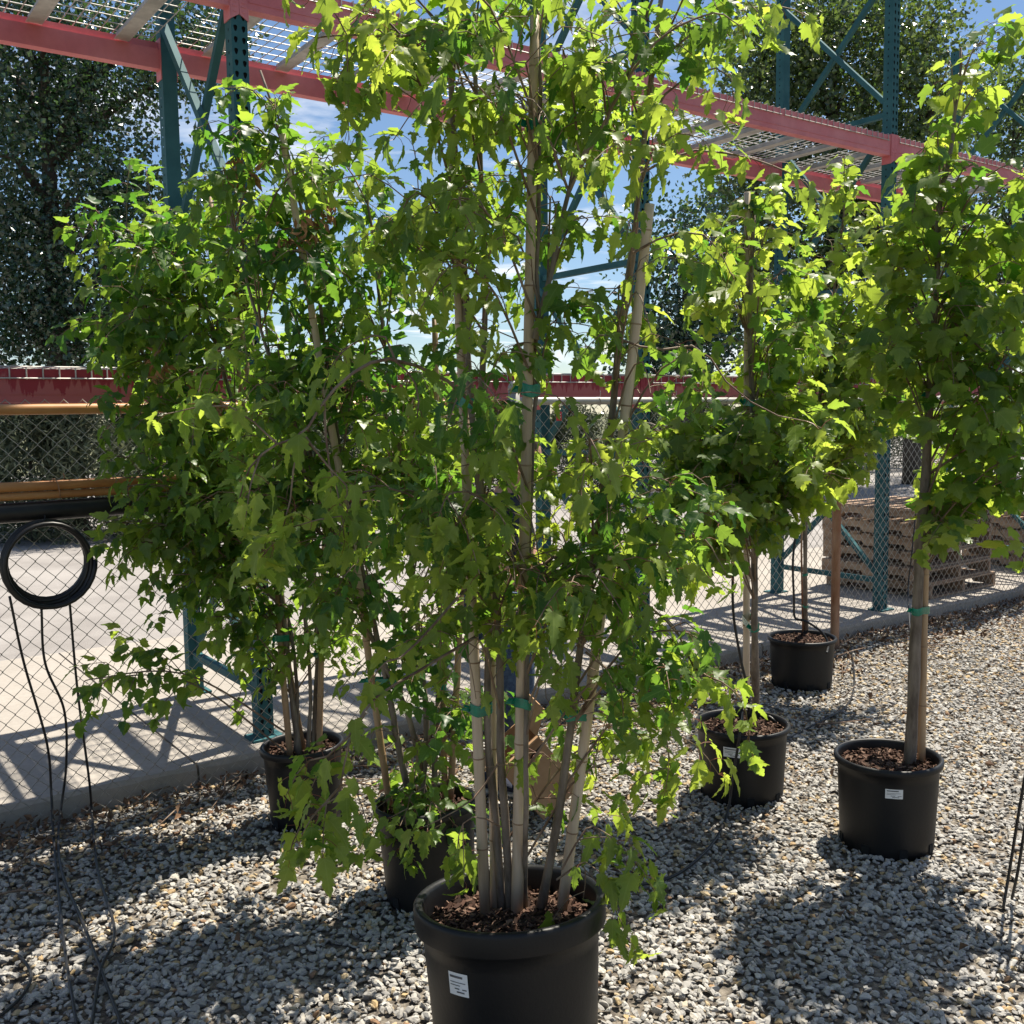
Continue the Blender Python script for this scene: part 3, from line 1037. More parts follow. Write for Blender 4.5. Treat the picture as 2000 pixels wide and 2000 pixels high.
    def finish(self, keep=300):
        pass
        cp = np.array([0, 0, CAMH])
        pos = np.array([l[0] for l in self.leaves])
        fwd = np.array([0, math.cos(PITCH), -math.sin(PITCH)])
        rel = pos - cp
        dep = rel @ fwd
        upv = np.array([0, math.sin(PITCH), math.cos(PITCH)])
        inside = (np.abs(rel[:, 0] / dep) < 0.51) & (np.abs(rel @ upv / dep) < 0.51)
        score = np.array([l[3] for l in self.leaves]) / dep * np.where(inside, 1, 0.01)
        order = np.argsort(-score)
        hero = set(order[:keep].tolist())
        var = LV[self.kind]
        Vs, Fs, Ts, Us, off = [], [], [], [], 0
        for i, (p, yd, zd, s, tint, k) in enumerate(self.leaves):
            if i in hero:
                continue
            Vv, Ff, UV, isst = var[k]
            xd = np.cross(yd, zd)
            R = np.stack([xd, yd, zd], 1) * s
            Vs.append(Vv @ R.T + p); Fs.append(Ff + off); off += len(Vv)
            Ts.append(np.where(isst, -1.0, max(tint, 0.001))); Us.append(UV)
        if Vs:
            me = fast_mesh('crown', np.concatenate(Vs), np.concatenate(Fs), self.mat, np.concatenate(Ts), np.concatenate(Us), True)
        crown = link('crown', me, self.root, 'stuff')
        # leaves that show largest: an object each, sharing meshes between alike leaves
        cache = {}
        for i in order[:keep]:
            p, yd, zd, s, tint, k = self.leaves[i]
            tq = round(tint * 5) / 5
            key = (k, tq)
            if key not in cache:
                Vv, Ff, UV, isst = var[k]
                cache[key] = fast_mesh('leaf', Vv, Ff, self.mat, np.where(isst, -1.0, max(tq, 0.001)), UV, True)
            o = bpy.data.objects.new('leaf', cache[key])
            COL.objects.link(o)
            o.parent = crown
            xd = np.cross(yd, zd)
            o.matrix_local = Matrix(((xd[0] * s, yd[0] * s, zd[0] * s, p[0]), (xd[1] * s, yd[1] * s, zd[1] * s, p[1]),
                                     (xd[2] * s, yd[2] * s, zd[2] * s, p[2]), (0, 0, 0, 1)))
        return crown


# ------------------------------------------------------------------ pots, stakes, ties
def make_pot(root, c, r_rim, h, taper, lip, sticker=None, tilt=(0, 0), soil_drop=0.06, big=False):
    """nursery can: tapered wall, rolled lip, drain slots; sticker = (angle, height, w, h)"""
    Mx = Matrix.Translation(Vector((c[0], c[1], 0))) @ Euler((tilt[0], tilt[1], 0)).to_matrix().to_4x4()
    rb = r_rim * taper
    ri = r_rim - (0.016 if big else 0.010)
    m = MB()
    prof = [(0.001, 0.012), (rb - 0.02, 0.010), (rb - 0.004, 0.0), (rb, 0.006)]
    for q in np.linspace(0, 1, 9)[1:]:
        prof.append((rb + (ri - 0.004 - rb) * q, 0.006 + (h - lip - 0.006) * q))
    rw = prof[-1][0]
    prof += [(rw + 0.0008, h - lip + 0.0002), (r_rim - 0.0035, h - lip + 0.0006), (r_rim - 0.0018, h - lip + 0.0016), (r_rim - 0.0012, h - lip + 0.004), (r_rim, h - 0.013), (r_rim - 0.0012, h - 0.006), (r_rim - 0.004, h - 0.002), (r_rim - 0.008, h - 0.0004), (r_rim - 0.010, h)]
    prof += [(ri - 0.006, h - 0.003), (ri - 0.009, h - 0.012)]
    for q in np.linspace(0, 1, 6)[1:]:
        prof.append((ri - 0.010 + (rb - ri) * q * 0.3, h - 0.012 - (soil_drop + 0.05) * q))
    m.lathe(prof, 72, Mx)
    pot = m.build('pot', M['pot'], root)
    # faint moulded rings inside the mouth and drain slots at the foot
    d = MB()
    for a in np.arange(0, 6.28, 6.28 / 8):
        R = np.array((Mx.to_3x3() @ Matrix.Rotation(a, 3, 'Z')))
        p = Mx @ Vector((math.cos(a) * (rb + 0.001), math.sin(a) * (rb + 0.001), 0.03))
        d.box(p, (0.006, 0.03, 0.035), R)
    d.build('drain_slot', M['black'], pot)
    zs = h - soil_drop
    rs = ri - 0.012 + (rb - ri) * 0.3 * soil_drop / (soil_drop + 0.05) + 0.004
    mm = MB()
    mm.lathe([(0.0005, zs + 0.012), (rs * 0.5, zs + 0.008), (rs, zs - 0.004)], 40, Mx, mi=1)
    nchip = int(760 * (rs / 0.2) ** 2)
    for _ in range(nchip):
        a = rng.random() * 6.283; q = rs * 0.97 * math.sqrt(rng.random())
        R = np.array(Euler((rng.normal(0, .5), rng.normal(0, .5), rng.random() * 6.28)).to_matrix())
        p = Mx @ Vector((q * math.cos(a), q * math.sin(a), zs + 0.008 + 0.010 * rng.random()))
        mm.box(p, (0.008 + 0.022 * rng.random(), 0.004 + 0.008 * rng.random(), 0.002 + 0.003 * rng.random()), R, attr=float(rng.random()))
    mm.build('bark_mulch', [M['mulch'], M['soil']], pot, kind='stuff')
    if sticker:
        ang, zc, w, hh = sticker
        # curved paper label following the wall
        V, F = [], []
        nseg = 6
        for i in range(nseg + 1):
            for zz in (zc - hh / 2, zc + hh / 2):
                rr_ = rb + (rw - rb) * (zz / (h - lip)) + 0.0015
                a = ang + (i / nseg - 0.5) * w / rr_
                V.append(Mx @ Vector((rr_ * math.cos(a), rr_ * math.sin(a), zz)))
        F = [(2 * i, 2 * i + 2, 2 * i + 3, 2 * i + 1) for i in range(nseg)]
        lm = MB(); lm.add(V, F)
        lab = lm.build('paper_label', M['paper'], pot)
        for (dz, a0, a1, th) in ((0.32, -0.42, 0.25, 0.10), (0.08, -0.42, 0.38, 0.035), (-0.05, -0.42, 0.1, 0.035), (-0.2, -0.2, 0.05, 0.05), (-0.2, 0.2, 0.42, 0.05), (-0.34, -0.1, 0.3, 0.06)):
            V = []
            for i in range(4):
                for zz in (zc + hh * (dz - th / 2), zc + hh * (dz + th / 2)):
                    rr_ = rb + (rw - rb) * (zz / (h - lip)) + 0.0024
                    a = ang + (a0 + (a1 - a0) * i / 3) * w / rr_
                    V.append(Mx @ Vector((rr_ * math.cos(a), rr_ * math.sin(a), zz)))
            lm = MB(); lm.add(V, [(2 * i, 2 * i + 2, 2 * i + 3, 2 * i + 1) for i in range(3)])
            lm.build('printed_line', M['ink'], pot)
    return pot, Mx, zs


def stake(root, p0, p1, r0, r1, old=False, seed=0):
    r = np.random.default_rng(seed)
    p0, p1 = np.asarray(p0, float), np.asarray(p1, float)
    L = np.linalg.norm(p1 - p0)
    m = MB()
    pts, rad = [], []
    bow = 0.0025 * r.standard_normal(3)
    d = 0.0
    gaps = []
    while d < L:
        gaps.append(d); d += 0.19 + 0.09 * r.random()
    nodes = gaps[1:]
    ds = sorted(set(list(np.linspace(0, L, 14)) + [x + o for x in nodes for o in (-0.010, -0.003, 0.003, 0.012) if 0 < x + o < L]))
    for d in ds:
        f_ = d / L
        pts.append(p0 + (p1 - p0) * f_ + bow * math.sin(math.pi * f_))
        rr_ = r0 + (r1 - r0) * f_
        k = min([abs(d - x) for x in nodes] + [1])
        rad.append(rr_ * (1.10 if k < 0.004 else 1.0))
    m.tube(pts, rad, 12)
    o = m.build('bamboo_stake', M['bamboo_old'] if old else M['bamboo'], root)
    for x in nodes:
        f_ = x / L
        if f_ > 0.985:
            continue
        c = p0 + (p1 - p0) * f_ + bow * math.sin(math.pi * f_)
        t_ = unit(p1 - p0)
        m = MB(); rr_ = (r0 + (r1 - r0) * f_) * 1.13
        m.tube([c - t_ * 0.0022, c - t_ * 0.0012, c + t_ * 0.0012, c + t_ * 0.0022], [rr_ * 0.97, rr_, rr_, rr_ * 0.97], 12)
        m.build('node_ring', M['node'], o)
    return o


def tie(parent, pts, rad, h=0.026, tail=True):
    """plastic tape wound round the given centres (stake and stem)"""
    c = np.mean(pts, axis=0)
    cand = []
    for p, r_ in zip(pts, rad):
        for a in np.linspace(0, 2 * math.pi, 20, endpoint=False):
            cand.append((p[0] + (r_ + 0.0025) * math.cos(a), p[1] + (r_ + 0.0025) * math.sin(a)))
    cand = sorted(set(cand))

    def half(ps):
        out = []
        for p in ps:
            while len(out) >= 2 and (out[-1][0] - out[-2][0]) * (p[1] - out[-2][1]) - (out[-1][1] - out[-2][1]) * (p[0] - out[-2][0]) <= 0:
                out.pop()
            out.append(p)
        return out[:-1]
    hull = half(cand) + half(cand[::-1])
    m = MB()
    n = len(hull)
    zs = [-h / 2, -h / 4, 0, h / 4, h / 2]
    V = []
    for j, z in enumerate(zs):
        k = 0.0012 * (1 if j % 2 else -0.4)
        for (x, y) in hull:
            d = unit(np.array([x - c[0], y - c[1]]))
            V.append((x + d[0] * k, y + d[1] * k, c[2] + z + 0.004 * math.sin(x * 90)))
    F = []
    for j in range(4):
        for i in range(n):
            F.append((j * n + i, j * n + (i + 1) % n, (j + 1) * n + (i + 1) % n, (j + 1) * n + i))
    m.add(V, F, smooth=True)
    if tail:
        p = np.array([hull[0][0], hull[0][1], c[2]])
        a = random.random() * 1.2 - 0.6
        q = p + np.array([-0.02, -0.012, 0.012 + 0.02 * a])
        m.add([p + [0, 0, 0.008], p - [0, 0, 0.008], q - [0.004, 0, 0.006], q + [0.008, 0, 0.009]], [(0, 1, 2, 3)])
    m.build('tape_tie', M['tape'], parent)


def onsoil(px, py, z):
    a = at(px, py, 1.0) - np.array([0, 0, CAMH])
    k = (z - CAMH) / a[2]
    return np.array([0, 0, CAMH]) + a * k


# ------------------------------------------------------------------ the six potted trees
def bl(px, py, rx, ry, Y, dY, cnt):
    k = Y / 1932 / FOC
    return (at(px, py, Y), (rx * k, dY, ry * k), cnt)


def path(Y, *pp):
    """waypoints (x, y[, Y])"""
    return [at(p[0], p[1], p[2] if len(p) > 2 else Y) for p in pp]


def near_pt(P, z):
    return P[np.argmin(np.abs(P[:, 2] - z))]


# --- 1: the big multi-stem maple in front
C1 = (-0.005, 2.50)
r1 = empty('potted_maple', (*C1, 0), 'multi-stem maple tied to bamboo stakes in the biggest black pot', 'potted tree')
pot, Mx, zs = make_pot(r1, C1, 0.250, 0.430, 0.83, 0.062, (-2.18, 0.29, 0.058, 0.056), (math.radians(-6), math.radians(-2.2)), 0.075, True)
T1 = Tree(r1, 'A', M['leaf'], 0.070, 11, (0.42, 0.26))
sA0, sA1 = onsoil(975, 1735, 0.34), at(1009, 30, 2.44)
sB0, sB1 = onsoil(916, 1735, 0.34), at(849, 190, 2.60)
sC0, sC1 = onsoil(1058, 1730, 0.34), at(1226, 385, 2.52)
sD0, sD1 = onsoil(934, 1722, 0.34), at(925, 930, 2.70)
kA = stake(r1, sA0, sA1, 0.0165, 0.0105, seed=1)
kB = stake(r1, sB0, sB1, 0.0150, 0.0105, seed=2)
kC = stake(r1, sC0, sC1, 0.0148, 0.0120, seed=3)
kD = stake(r1, sD0, sD1, 0.0125, 0.0100, seed=4)
T1.stem([onsoil(948, 1728, 0.33)] + path(2.6, (936, 1560), (922, 1400), (920, 1150), (905, 860), (914, 560), (906, 300), (890, 20)), 0.0125, 0.005)
T1.stem([onsoil(964, 1730, 0.33)] + path(2.58, (955, 1580), (944, 1400), (940, 1150), (902, 900), (884, 700), (866, 420), (850, 120), (846, -90)), 0.0125, 0.006)
T1.stem([onsoil(1018, 1730, 0.33)] + path(2.56, (1050, 1560), (1074, 1400), (1098, 1200), (1135, 960), (1163, 680), (1185, 520), (1210, 300), (1240, 60), (1250, -60)), 0.0125, 0.006)
T1.stem([onsoil(990, 1724, 0.33)] + path(2.50, (992, 1500), (994, 1250, 2.53), (1002, 900, 2.52), (1014, 620, 2.50), (1016, 260, 2.46), (1012, -60, 2.46)), 0.0075, 0.004)
T1.stem(path(2.47, (1010, 640), (1040, 510), (1085, 330), (1140, 230), (1200, 100), (1240, -40)), 0.0075, 0.003, 'branch')


def tie_at(k, a0, a1, ra, z, stem=None, rb=0.010, h=0.026):
    f_ = (z - a0[2]) / (a1[2] - a0[2])
    p = a0 + (a1 - a0) * f_
    ps, rs = [p], [ra]
    if stem is not None:
        q = near_pt(stem, z).copy()
        ps.append(np.array([q[0], q[1], z])); rs.append(rb)
    tie(k, ps, rs, h)


zt = 0.905
tie_at(kB, sB0, sB1, 0.0145, at(905, 1347, 2.55)[2], T1.stems[0], 0.012, 0.030)
tie_at(kA, sA0, sA1, 0.0165, at(985, 1333, 2.5)[2], T1.stems[3], 0.009, 0.026)
tie_at(kC, sC0, sC1, 0.0145, at(1090, 1353, 2.55)[2], T1.stems[2], 0.012, 0.022)
tie_at(kA, sA0, sA1, 0.0140, at(1000, 735, 2.48)[2], T1.stems[3], 0.006, 0.030)
tie_at(kB, sB0, sB1, 0.0125, at(880, 760, 2.55)[2], T1.stems[1], 0.009, 0.028)
tie_at(kC, sC0, sC1, 0.0130, at(1150, 905, 2.55)[2], T1.stems[2], 0.008, 0.026)
tie_at(kA, sA0, sA1, 0.0120, at(1006, 235, 2.46)[2], T1.stems[3], 0.006, 0.026)
# long arching shoots that stand out in front of the crown
HB = [
    (path(2.45, (925, 800), (850, 722, 2.38), (745, 678, 2.28), (680, 695, 2.22), (618, 748, 2.18), (572, 818, 2.15), (515, 842, 2.12), (470, 885, 2.1), (450, 950, 2.1)), 0.0052, 0.72),
    (path(2.16, (574, 818), (556, 870), (545, 960), (520, 1030)), 0.003, 0.5),
    (path(2.18, (612, 756), (618, 860), (640, 940), (650, 1020)), 0.003, 0.55),
    (path(2.28, (745, 678), (722, 630), (690, 640), (650, 655), (630, 690)), 0.003, 0.45),
    (path(2.28, (742, 678), (780, 715), (790, 770), (775, 850)), 0.003, 0.2),
    (path(2.16, (574, 820), (610, 870), (660, 930), (640, 1010)), 0.003, 0.35),
    (path(2.5, (905, 1085), (868, 1122, 2.4), (815, 1182, 2.3), (760, 1238, 2.24), (722, 1252, 2.2), (700, 1290, 2.2)), 0.0045, 0.8),
    (path(2.5, (1000, 1090), (1052, 1048, 2.45), (1108, 1058), (1160, 1098, 2.4), (1210, 1132), (1275, 1190), (1310, 1260), (1370, 1292, 2.35), (1405, 1335), (1415, 1410)), 0.0048, 0.5),
    (path(2.5, (900, 1200), (800, 1260, 2.35), (705, 1320, 2.2), (660, 1400, 2.12), (640, 1500, 2.1), (628, 1580, 2.1)), 0.0042, 0.62),
    (path(2.18, (690, 1345), (630, 1420, 2.1), (575, 1440), (540, 1500)), 0.003, 0.4),
    (path(2.12, (645, 1480), (600, 1530), (560, 1570), (545, 1620)), 0.003, 0.2),
    (path(2.5, (1105, 1230), (1180, 1290), (1245, 1350), (1262, 1430), (1255, 1490)), 0.0035, 0.4),
    (path(2.5, (1060, 1640), (1100, 1570), (1125, 1560), (1138, 1590)), 0.003, 0.1),
    (path(2.52, (1050, 1660), (1095, 1630), (1105, 1650), (1100, 1700)), 0.003, 0.1),
    (path(2.5, (855, 130), (800, 72, 2.4), (730, 68, 2.35), (650, 66, 2.3), (595, 72, 2.3)), 0.004, 0.2),
    (path(2.4, (760, 70), (720, 30), (690, 20), (660, 40)), 0.003, 0.2),
    (path(2.5, (1215, 250), (1265, 165), (1330, 130), (1375, 140), (1385, 190)), 0.0035, 0.3),
    (path(2.5, (1230, 130), (1290, 75), (1380, 25), (1470, 10), (1530, 35)), 0.0035, 0.45),
    (path(2.5, (1170, 640), (1235, 660), (1320, 655), (1370, 720), (1450, 778), (1540, 800), (1560, 825)), 0.0032, 0.8),
    (path(2.5, (1205, 330), (1300, 285), (1400, 295), (1470, 318), (1525, 350), (1550, 410)), 0.0035, 0.3),
    (path(2.5, (1190, 480), (1270, 440), (1340, 450), (1380, 520)), 0.0035, 0.3),
    (path(2.55, (940, 1440), (900, 1500), (850, 1535, 2.4), (800, 1560, 2.35)), 0.003, 0.93),
    (path(2.52, (945, 1560), (900, 1540, 2.45), (870, 1560), (862, 1610)), 0.0025, 0.6),
]
T1.clear = [(at(998, 1080, 2.5), sA1), (sA0, at(992, 1250, 2.5)), (sB0, at(893, 1150, 2.55)), (sC0, at(1128, 1170, 2.55)), (at(1180, 780, 2.55), sC1)]
for pth, rr_, lf in HB:
    T1.spray(pth, rr_, lf, gap=0.046, subs=1 if (T1.r.random() < 0.6 and pth[-1][0] < 0.4) else 0, tint=0.5 + 0.25 * T1.r.random(), size=1.12)
T1.fill([bl(740, 80, 110, 35, 2.4, 0.2, 6), bl(960, 10, 240, 80, 2.55, 0.38, 22), bl(1020, 150, 260, 110, 2.5, 0.40, 26), bl(1240, 90, 160, 100, 2.5, 0.32, 11),
         bl(900, 270, 120, 110, 2.5, 0.38, 13), bl(1100, 320, 200, 100, 2.5, 0.38, 13), bl(820, 450, 150, 110, 2.5, 0.38, 15), bl(900, 560, 160, 110, 2.5, 0.35, 9),
         bl(1240, 560, 100, 120, 2.5, 0.3, 8), bl(1120, 560, 90, 100, 2.55, 0.3, 5), bl(1270, 680, 80, 100, 2.5, 0.3, 5), bl(860, 780, 150, 110, 2.5, 0.35, 8), bl(790, 900, 180, 110, 2.45, 0.35, 14), bl(1130, 860, 150, 90, 2.5, 0.35, 12),
         bl(840, 1030, 180, 80, 2.42, 0.35, 14), bl(1010, 970, 180, 110, 2.55, 0.35, 11), bl(1150, 1050, 130, 110, 2.5, 0.35, 12), bl(930, 1160, 110, 70, 2.5, 0.25, 7),
         bl(1060, 1230, 110, 80, 2.45, 0.25, 8), bl(1220, 1200, 90, 90, 2.45, 0.3, 7), bl(1240, 1310, 60, 80, 2.45, 0.2, 4), bl(1170, 1430, 60, 70, 2.5, 0.2, 4), bl(1280, 1000, 60, 120, 2.5, 0.3, 3)],
        gap=0.046, subs=1, dens=0.40)
T1.finish()

# --- 2: maple behind it to the left, smaller leaves, old stakes
C2 = (-0.30, 3.42)
r2 = empty('potted_maple', (*C2, 0), 'bushy small-leaved maple with crooked stakes in the pot just behind the biggest one', 'potted tree')
make_pot(r2, C2, 0.183, 0.345, 0.84, 0.030, None, (math.radians(-3), math.radians(-3)), 0.05)
T2 = Tree(r2, 'C', M['leaf2'], 0.062, 12, (0.38, 0.25))
a0, a1 = onsoil(737, 1530, 0.28), at(532, 248, 3.35)
b0, b1 = onsoil(848, 1525, 0.28), at(872, 1060, 3.5)
c0, c1 = onsoil(840, 1525, 0.28), at(820, 600, 3.6)
k1 = stake(r2, a0, at(676, 1090, 3.42), 0.0125, 0.012, True, 5)
k1b = stake(r2, at(680, 1110, 3.42), a1, 0.0130, 0.011, False, 15)
k2 = stake(r2, b0, b1, 0.0125, 0.011, True, 6)
k3 = stake(r2, c0, c1, 0.0115, 0.010, True, 7)
T2.stem([onsoil(778, 1530, 0.28)] + path(3.45, (750, 1400), (728, 1280), (690, 1100), (640, 850), (600, 560), (560, 350), (490, 130)), 0.0125, 0.004)
T2.stem([onsoil(790, 1530, 0.28)] + path(3.5, (805, 1380), (790, 1200), (760, 900), (720, 600), (690, 330)), 0.012, 0.004)
T2.stem([onsoil(818, 1520, 0.28)] + path(3.5, (822, 1400), (830, 1250), (850, 1000), (880, 700), (900, 500)), 0.011, 0.004)
T2.stem([onsoil(806, 1520, 0.28)] + path(3.45, (770, 1350), (700, 1200), (620, 980), (520, 700), (450, 480), (430, 330)), 0.010, 0.004)
tie_at(k2, b0, b1, 0.0125, at(862, 1345, 3.5)[2], T2.stems[2], 0.010)
tie_at(k1, a0, a1, 0.0120, at(700, 1290, 3.42)[2], T2.stems[3], 0.009)
tie_at(k3, c0, c1, 0.0110, at(835, 1300, 3.5)[2], None)
T2.fill([bl(485, 200, 40, 90, 3.4, 0.15, 7), bl(470, 330, 80, 90, 3.45, 0.25, 9), bl(600, 330, 130, 80, 3.4, 0.35, 12), bl(690, 430, 110, 120, 3.4, 0.35, 13), bl(540, 500, 130, 110, 3.45, 0.35, 17),
         bl(640, 640, 160, 120, 3.45, 0.4, 20), bl(520, 720, 120, 130, 3.45, 0.4, 16), bl(680, 820, 170, 120, 3.45, 0.4, 21), bl(560, 930, 130, 110, 3.4, 0.35, 14),
         bl(720, 1000, 150, 110, 3.45, 0.4, 19), bl(640, 1080, 110, 80, 3.45, 0.3, 8), bl(770, 1170, 120, 80, 3.45, 0.3, 10), bl(830, 1300, 70, 70, 3.45, 0.2, 6), bl(770, 1430, 50, 50, 3.45, 0.15, 3),
         bl(830, 700, 120, 130, 3.5, 0.3, 12), bl(740, 1520, 50, 30, 3.3, 0.12, 4), bl(820, 1530, 60, 25, 3.3, 0.12, 3)], gap=0.042, subs=1, dens=0.55)
T2.finish()

# --- 3: maple against the fence at the far left
C3 = (-0.87, 4.10)
r3 = empty('potted_maple', (*C3, 0), 'leaning many-stemmed maple in the black pot beside the concrete slab edge and rack post', 'potted tree')
make_pot(r3, C3, 0.172, 0.335, 0.84, 0.030, None, (0, math.radians(-2)), 0.05)
T3 = Tree(r3, 'C', M['leaf2'], 0.068, 13, (0.50, 0.26))
a0, a1 = onsoil(549, 1440, 0.27), at(432, 455, 4.1)
b0, b1 = onsoil(602, 1430, 0.27), at(616, 900, 4.2)
c0, c1 = onsoil(575, 1425, 0.27), at(392, 350, 4.15)
k1 = stake(r3, a0, at(520, 1060, 4.1), 0.0135, 0.0125, True, 8)
k1b = stake(r3, at(523, 1080, 4.08), a1, 0.011, 0.010, True, 18)
k2 = stake(r3, b0, b1, 0.0130, 0.011, True, 9)
k3 = stake(r3, c0, c1, 0.0100, 0.009, True, 10)
T3.stem([onsoil(566, 1435, 0.27)] + path(4.08, (545, 1270), (528, 1100), (480, 900), (420, 700), (380, 560), (330, 440)), 0.0135, 0.004)
T3.stem([onsoil(590, 1430, 0.27)] + path(4.15, (598, 1250), (590, 1050), (560, 800), (540, 600)), 0.0125, 0.004)
T3.stem([onsoil(556, 1432, 0.27)] + path(4.1, (560, 1300), (540, 1150), (470, 950), (370, 800), (260, 690)), 0.009, 0.003)
T3.stem([onsoil(580, 1432, 0.27)] + path(4.1, (585, 1280), (560, 1050), (500, 760), (450, 520), (445, 330), (470, 220)), 0.009, 0.003)
tie_at(k2, b0, b1, 0.0130, at(605, 1235, 4.15)[2], T3.stems[1], 0.011)
tie_at(k1, a0, a1, 0.0130, at(540, 1200, 4.1)[2], T3.stems[0], 0.011)
T3.fill([bl(225, 430, 60, 60, 4.05, 0.2, 9), bl(300, 490, 110, 60, 4.0, 0.3, 14), bl(390, 590, 130, 90, 4.05, 0.35, 17), bl(290, 650, 90, 90, 4.05, 0.35, 10), bl(450, 440, 80, 100, 4.1, 0.3, 11),
         bl(330, 770, 110, 80, 4.05, 0.35, 14), bl(430, 740, 120, 100, 4.1, 0.35, 14), bl(300, 900, 90, 60, 4.05, 0.3, 11), bl(410, 880, 110, 80, 4.1, 0.35, 13), bl(440, 1000, 90, 80, 4.1, 0.3, 11),
         bl(480, 1100, 60, 80, 4.1, 0.2, 7), bl(630, 1150, 70, 110, 4.2, 0.3, 8), bl(430, 1240, 40, 60, 4.1, 0.2, 3), bl(300, 1030, 110, 70, 4.0, 0.3, 9), bl(360, 1120, 80, 80, 4.0, 0.3, 6), bl(190, 1300, 40, 30, 3.8, 0.15, 2)], gap=0.044, subs=1, dens=0.6)
T3.finish()

# --- 4: red maple with a single trunk and stake
C4 = (0.99, 4.33)
r4 = empty('potted_maple', (*C4, 0), 'broad-leaved maple with a white paper tag tied to its single trunk and stake', 'potted tree')
make_pot(r4, C4, 0.205, 0.325, 0.86, 0.024, (-2.02, 0.245, 0.072, 0.042), (0, 0), 0.045)
T4 = Tree(r4, 'B', M['leaf3'], 0.078, 14, (0.42, 0.25))
a0, a1 = onsoil(1408, 1350, 0.27), at(1410, 362, 4.3)
k1 = stake(r4, a0, a1, 0.0165, 0.0130, False, 21)
T4.stem([onsoil(1427, 1352, 0.27)] + path(4.33, (1424, 1200), (1424, 1030), (1420, 800), (1416, 600), (1422, 400)), 0.0185, 0.008)
tie_at(k1, a0, a1, 0.0165, at(1415, 1184, 4.33)[2], T4.stems[0], 0.0165, 0.032)
tie_at(k1, a0, a1, 0.0150, at(1412, 760, 4.33)[2], T4.stems[0], 0.012, 0.030)
m = MB()
tc_ = at(1428, 1005, 4.26)
R = np.array(Euler((0.1, 0.04, 0.12)).to_matrix())
m.box(tc_, (0.085, 0.0015, 0.115), R)
tagp = m.build('paper_tag', M['paper'], r4)
for q in range(7):
    m = MB(); m.box(tc_ + R @ np.array([0.004 * (q % 2), -0.0016, 0.042 - q * 0.013]), (0.066 - 0.012 * (q % 3), 0.001, 0.0035), R); m.build('printed_line', M['ink'], tagp)
m = MB(); m.tube([tc_ + R @ np.array([-0.02, 0, 0.057]), tc_ + [-0.02, 0.03, 0.08], near_pt(T4.stems[0], tc_[2] + 0.09)], 0.0015, 5); m.build('tag_loop', M['paper'], tagp)
T4.clear = [(a0, at(1411, 960, 4.3)), (at(1410, 760, 4.3), a1)]
T4.fill([bl(1410, 400, 90, 60, 4.3, 0.3, 9), bl(1400, 520, 120, 80, 4.3, 0.35, 13), bl(1450, 660, 130, 80, 4.3, 0.4, 15), bl(1340, 790, 100, 80, 4.2, 0.35, 12), bl(1470, 800, 130, 70, 4.3, 0.4, 13),
         bl(1300, 900, 90, 80, 4.2, 0.35, 15), bl(1400, 900, 100, 80, 4.15, 0.3, 13), bl(1360, 990, 100, 60, 4.15, 0.3, 12), bl(1500, 890, 80, 60, 4.3, 0.3, 7)], gap=0.06, subs=1, up=0.5, dens=0.6)
T4.finish()

# --- 5: small tree near the fence
C5 = (1.75, 6.08)
r5 = empty('potted_maple', (*C5, 0), 'thin-trunked young maple in the pot by the rusty fence post', 'potted tree')
make_pot(r5, C5, 0.205, 0.305, 0.86, 0.024, None, (0, 0), 0.04)
T5 = Tree(r5, 'B', M['leaf3'], 0.082, 15, (0.5, 0.22))
T5.stem([onsoil(1521, 1200, 0.255)] + path(6.05, (1519, 1080), (1522, 960), (1540, 800), (1565, 620), (1585, 450), (1603, 290)), 0.015, 0.004)
m = MB(); m.tube([onsoil(1515, 1200, 0.26), at(1512, 1040, 6.03), at(1514, 940, 6.03)], 0.006, 6); m.build('support_rod', M['rust'], r5)
for yy in (1075, 1165):
    q = near_pt(T5.stems[0], at(1520, yy, 6.05)[2]); tie(r5, [q], [0.0145], 0.016, False)
T5.fill([bl(1600, 320, 25, 50, 6.0, 0.1, 5), bl(1585, 430, 40, 60, 6.0, 0.15, 7), bl(1600, 540, 90, 70, 6.0, 0.3, 13), bl(1540, 640, 90, 70, 6.0, 0.35, 13), bl(1640, 650, 80, 70, 6.0, 0.3, 11),
         bl(1570, 760, 110, 60, 6.0, 0.4, 15), bl(1680, 760, 70, 60, 6.0, 0.3, 8), bl(1520, 850, 90, 50, 5.95, 0.3, 12), bl(1600, 870, 70, 50, 5.95, 0.3, 9)], gap=0.065, subs=1, up=0.5, dens=0.6)
T5.finish()

# --- 6: the maple at the right
C6 = (1.43, 3.80)
r6 = empty('potted_maple', (*C6, 0), 'tall red-stemmed maple with a dark thick trunk in the pot nearest the loose hose ends', 'potted tree')
make_pot(r6, C6, 0.200, 0.355, 0.86, 0.026, (-1.80, 0.265, 0.062, 0.036), (0, 0), 0.05)
T6 = Tree(r6, 'B', M['leaf3'], 0.084, 16, (0.48, 0.27))
T6.stem([onsoil(1715, 1450, 0.29)] + path(3.8, (1720, 1380), (1728, 1200), (1738, 1000), (1752, 780), (1764, 560), (1775, 380), (1800, 220), (1818, 90)), 0.026, 0.004)
a0, a1 = onsoil(1738, 1448, 0.29), at(1757, 640, 3.84)
k1 = stake(r6, a0, a1, 0.0150, 0.0120, True, 22)
tie_at(k1, a0, a1, 0.0130, at(1757, 745, 3.82)[2], T6.stems[0], 0.012, 0.026)
tie_at(k1, a0, a1, 0.0145, at(1740, 1150, 3.82)[2], T6.stems[0], 0.019, 0.028)
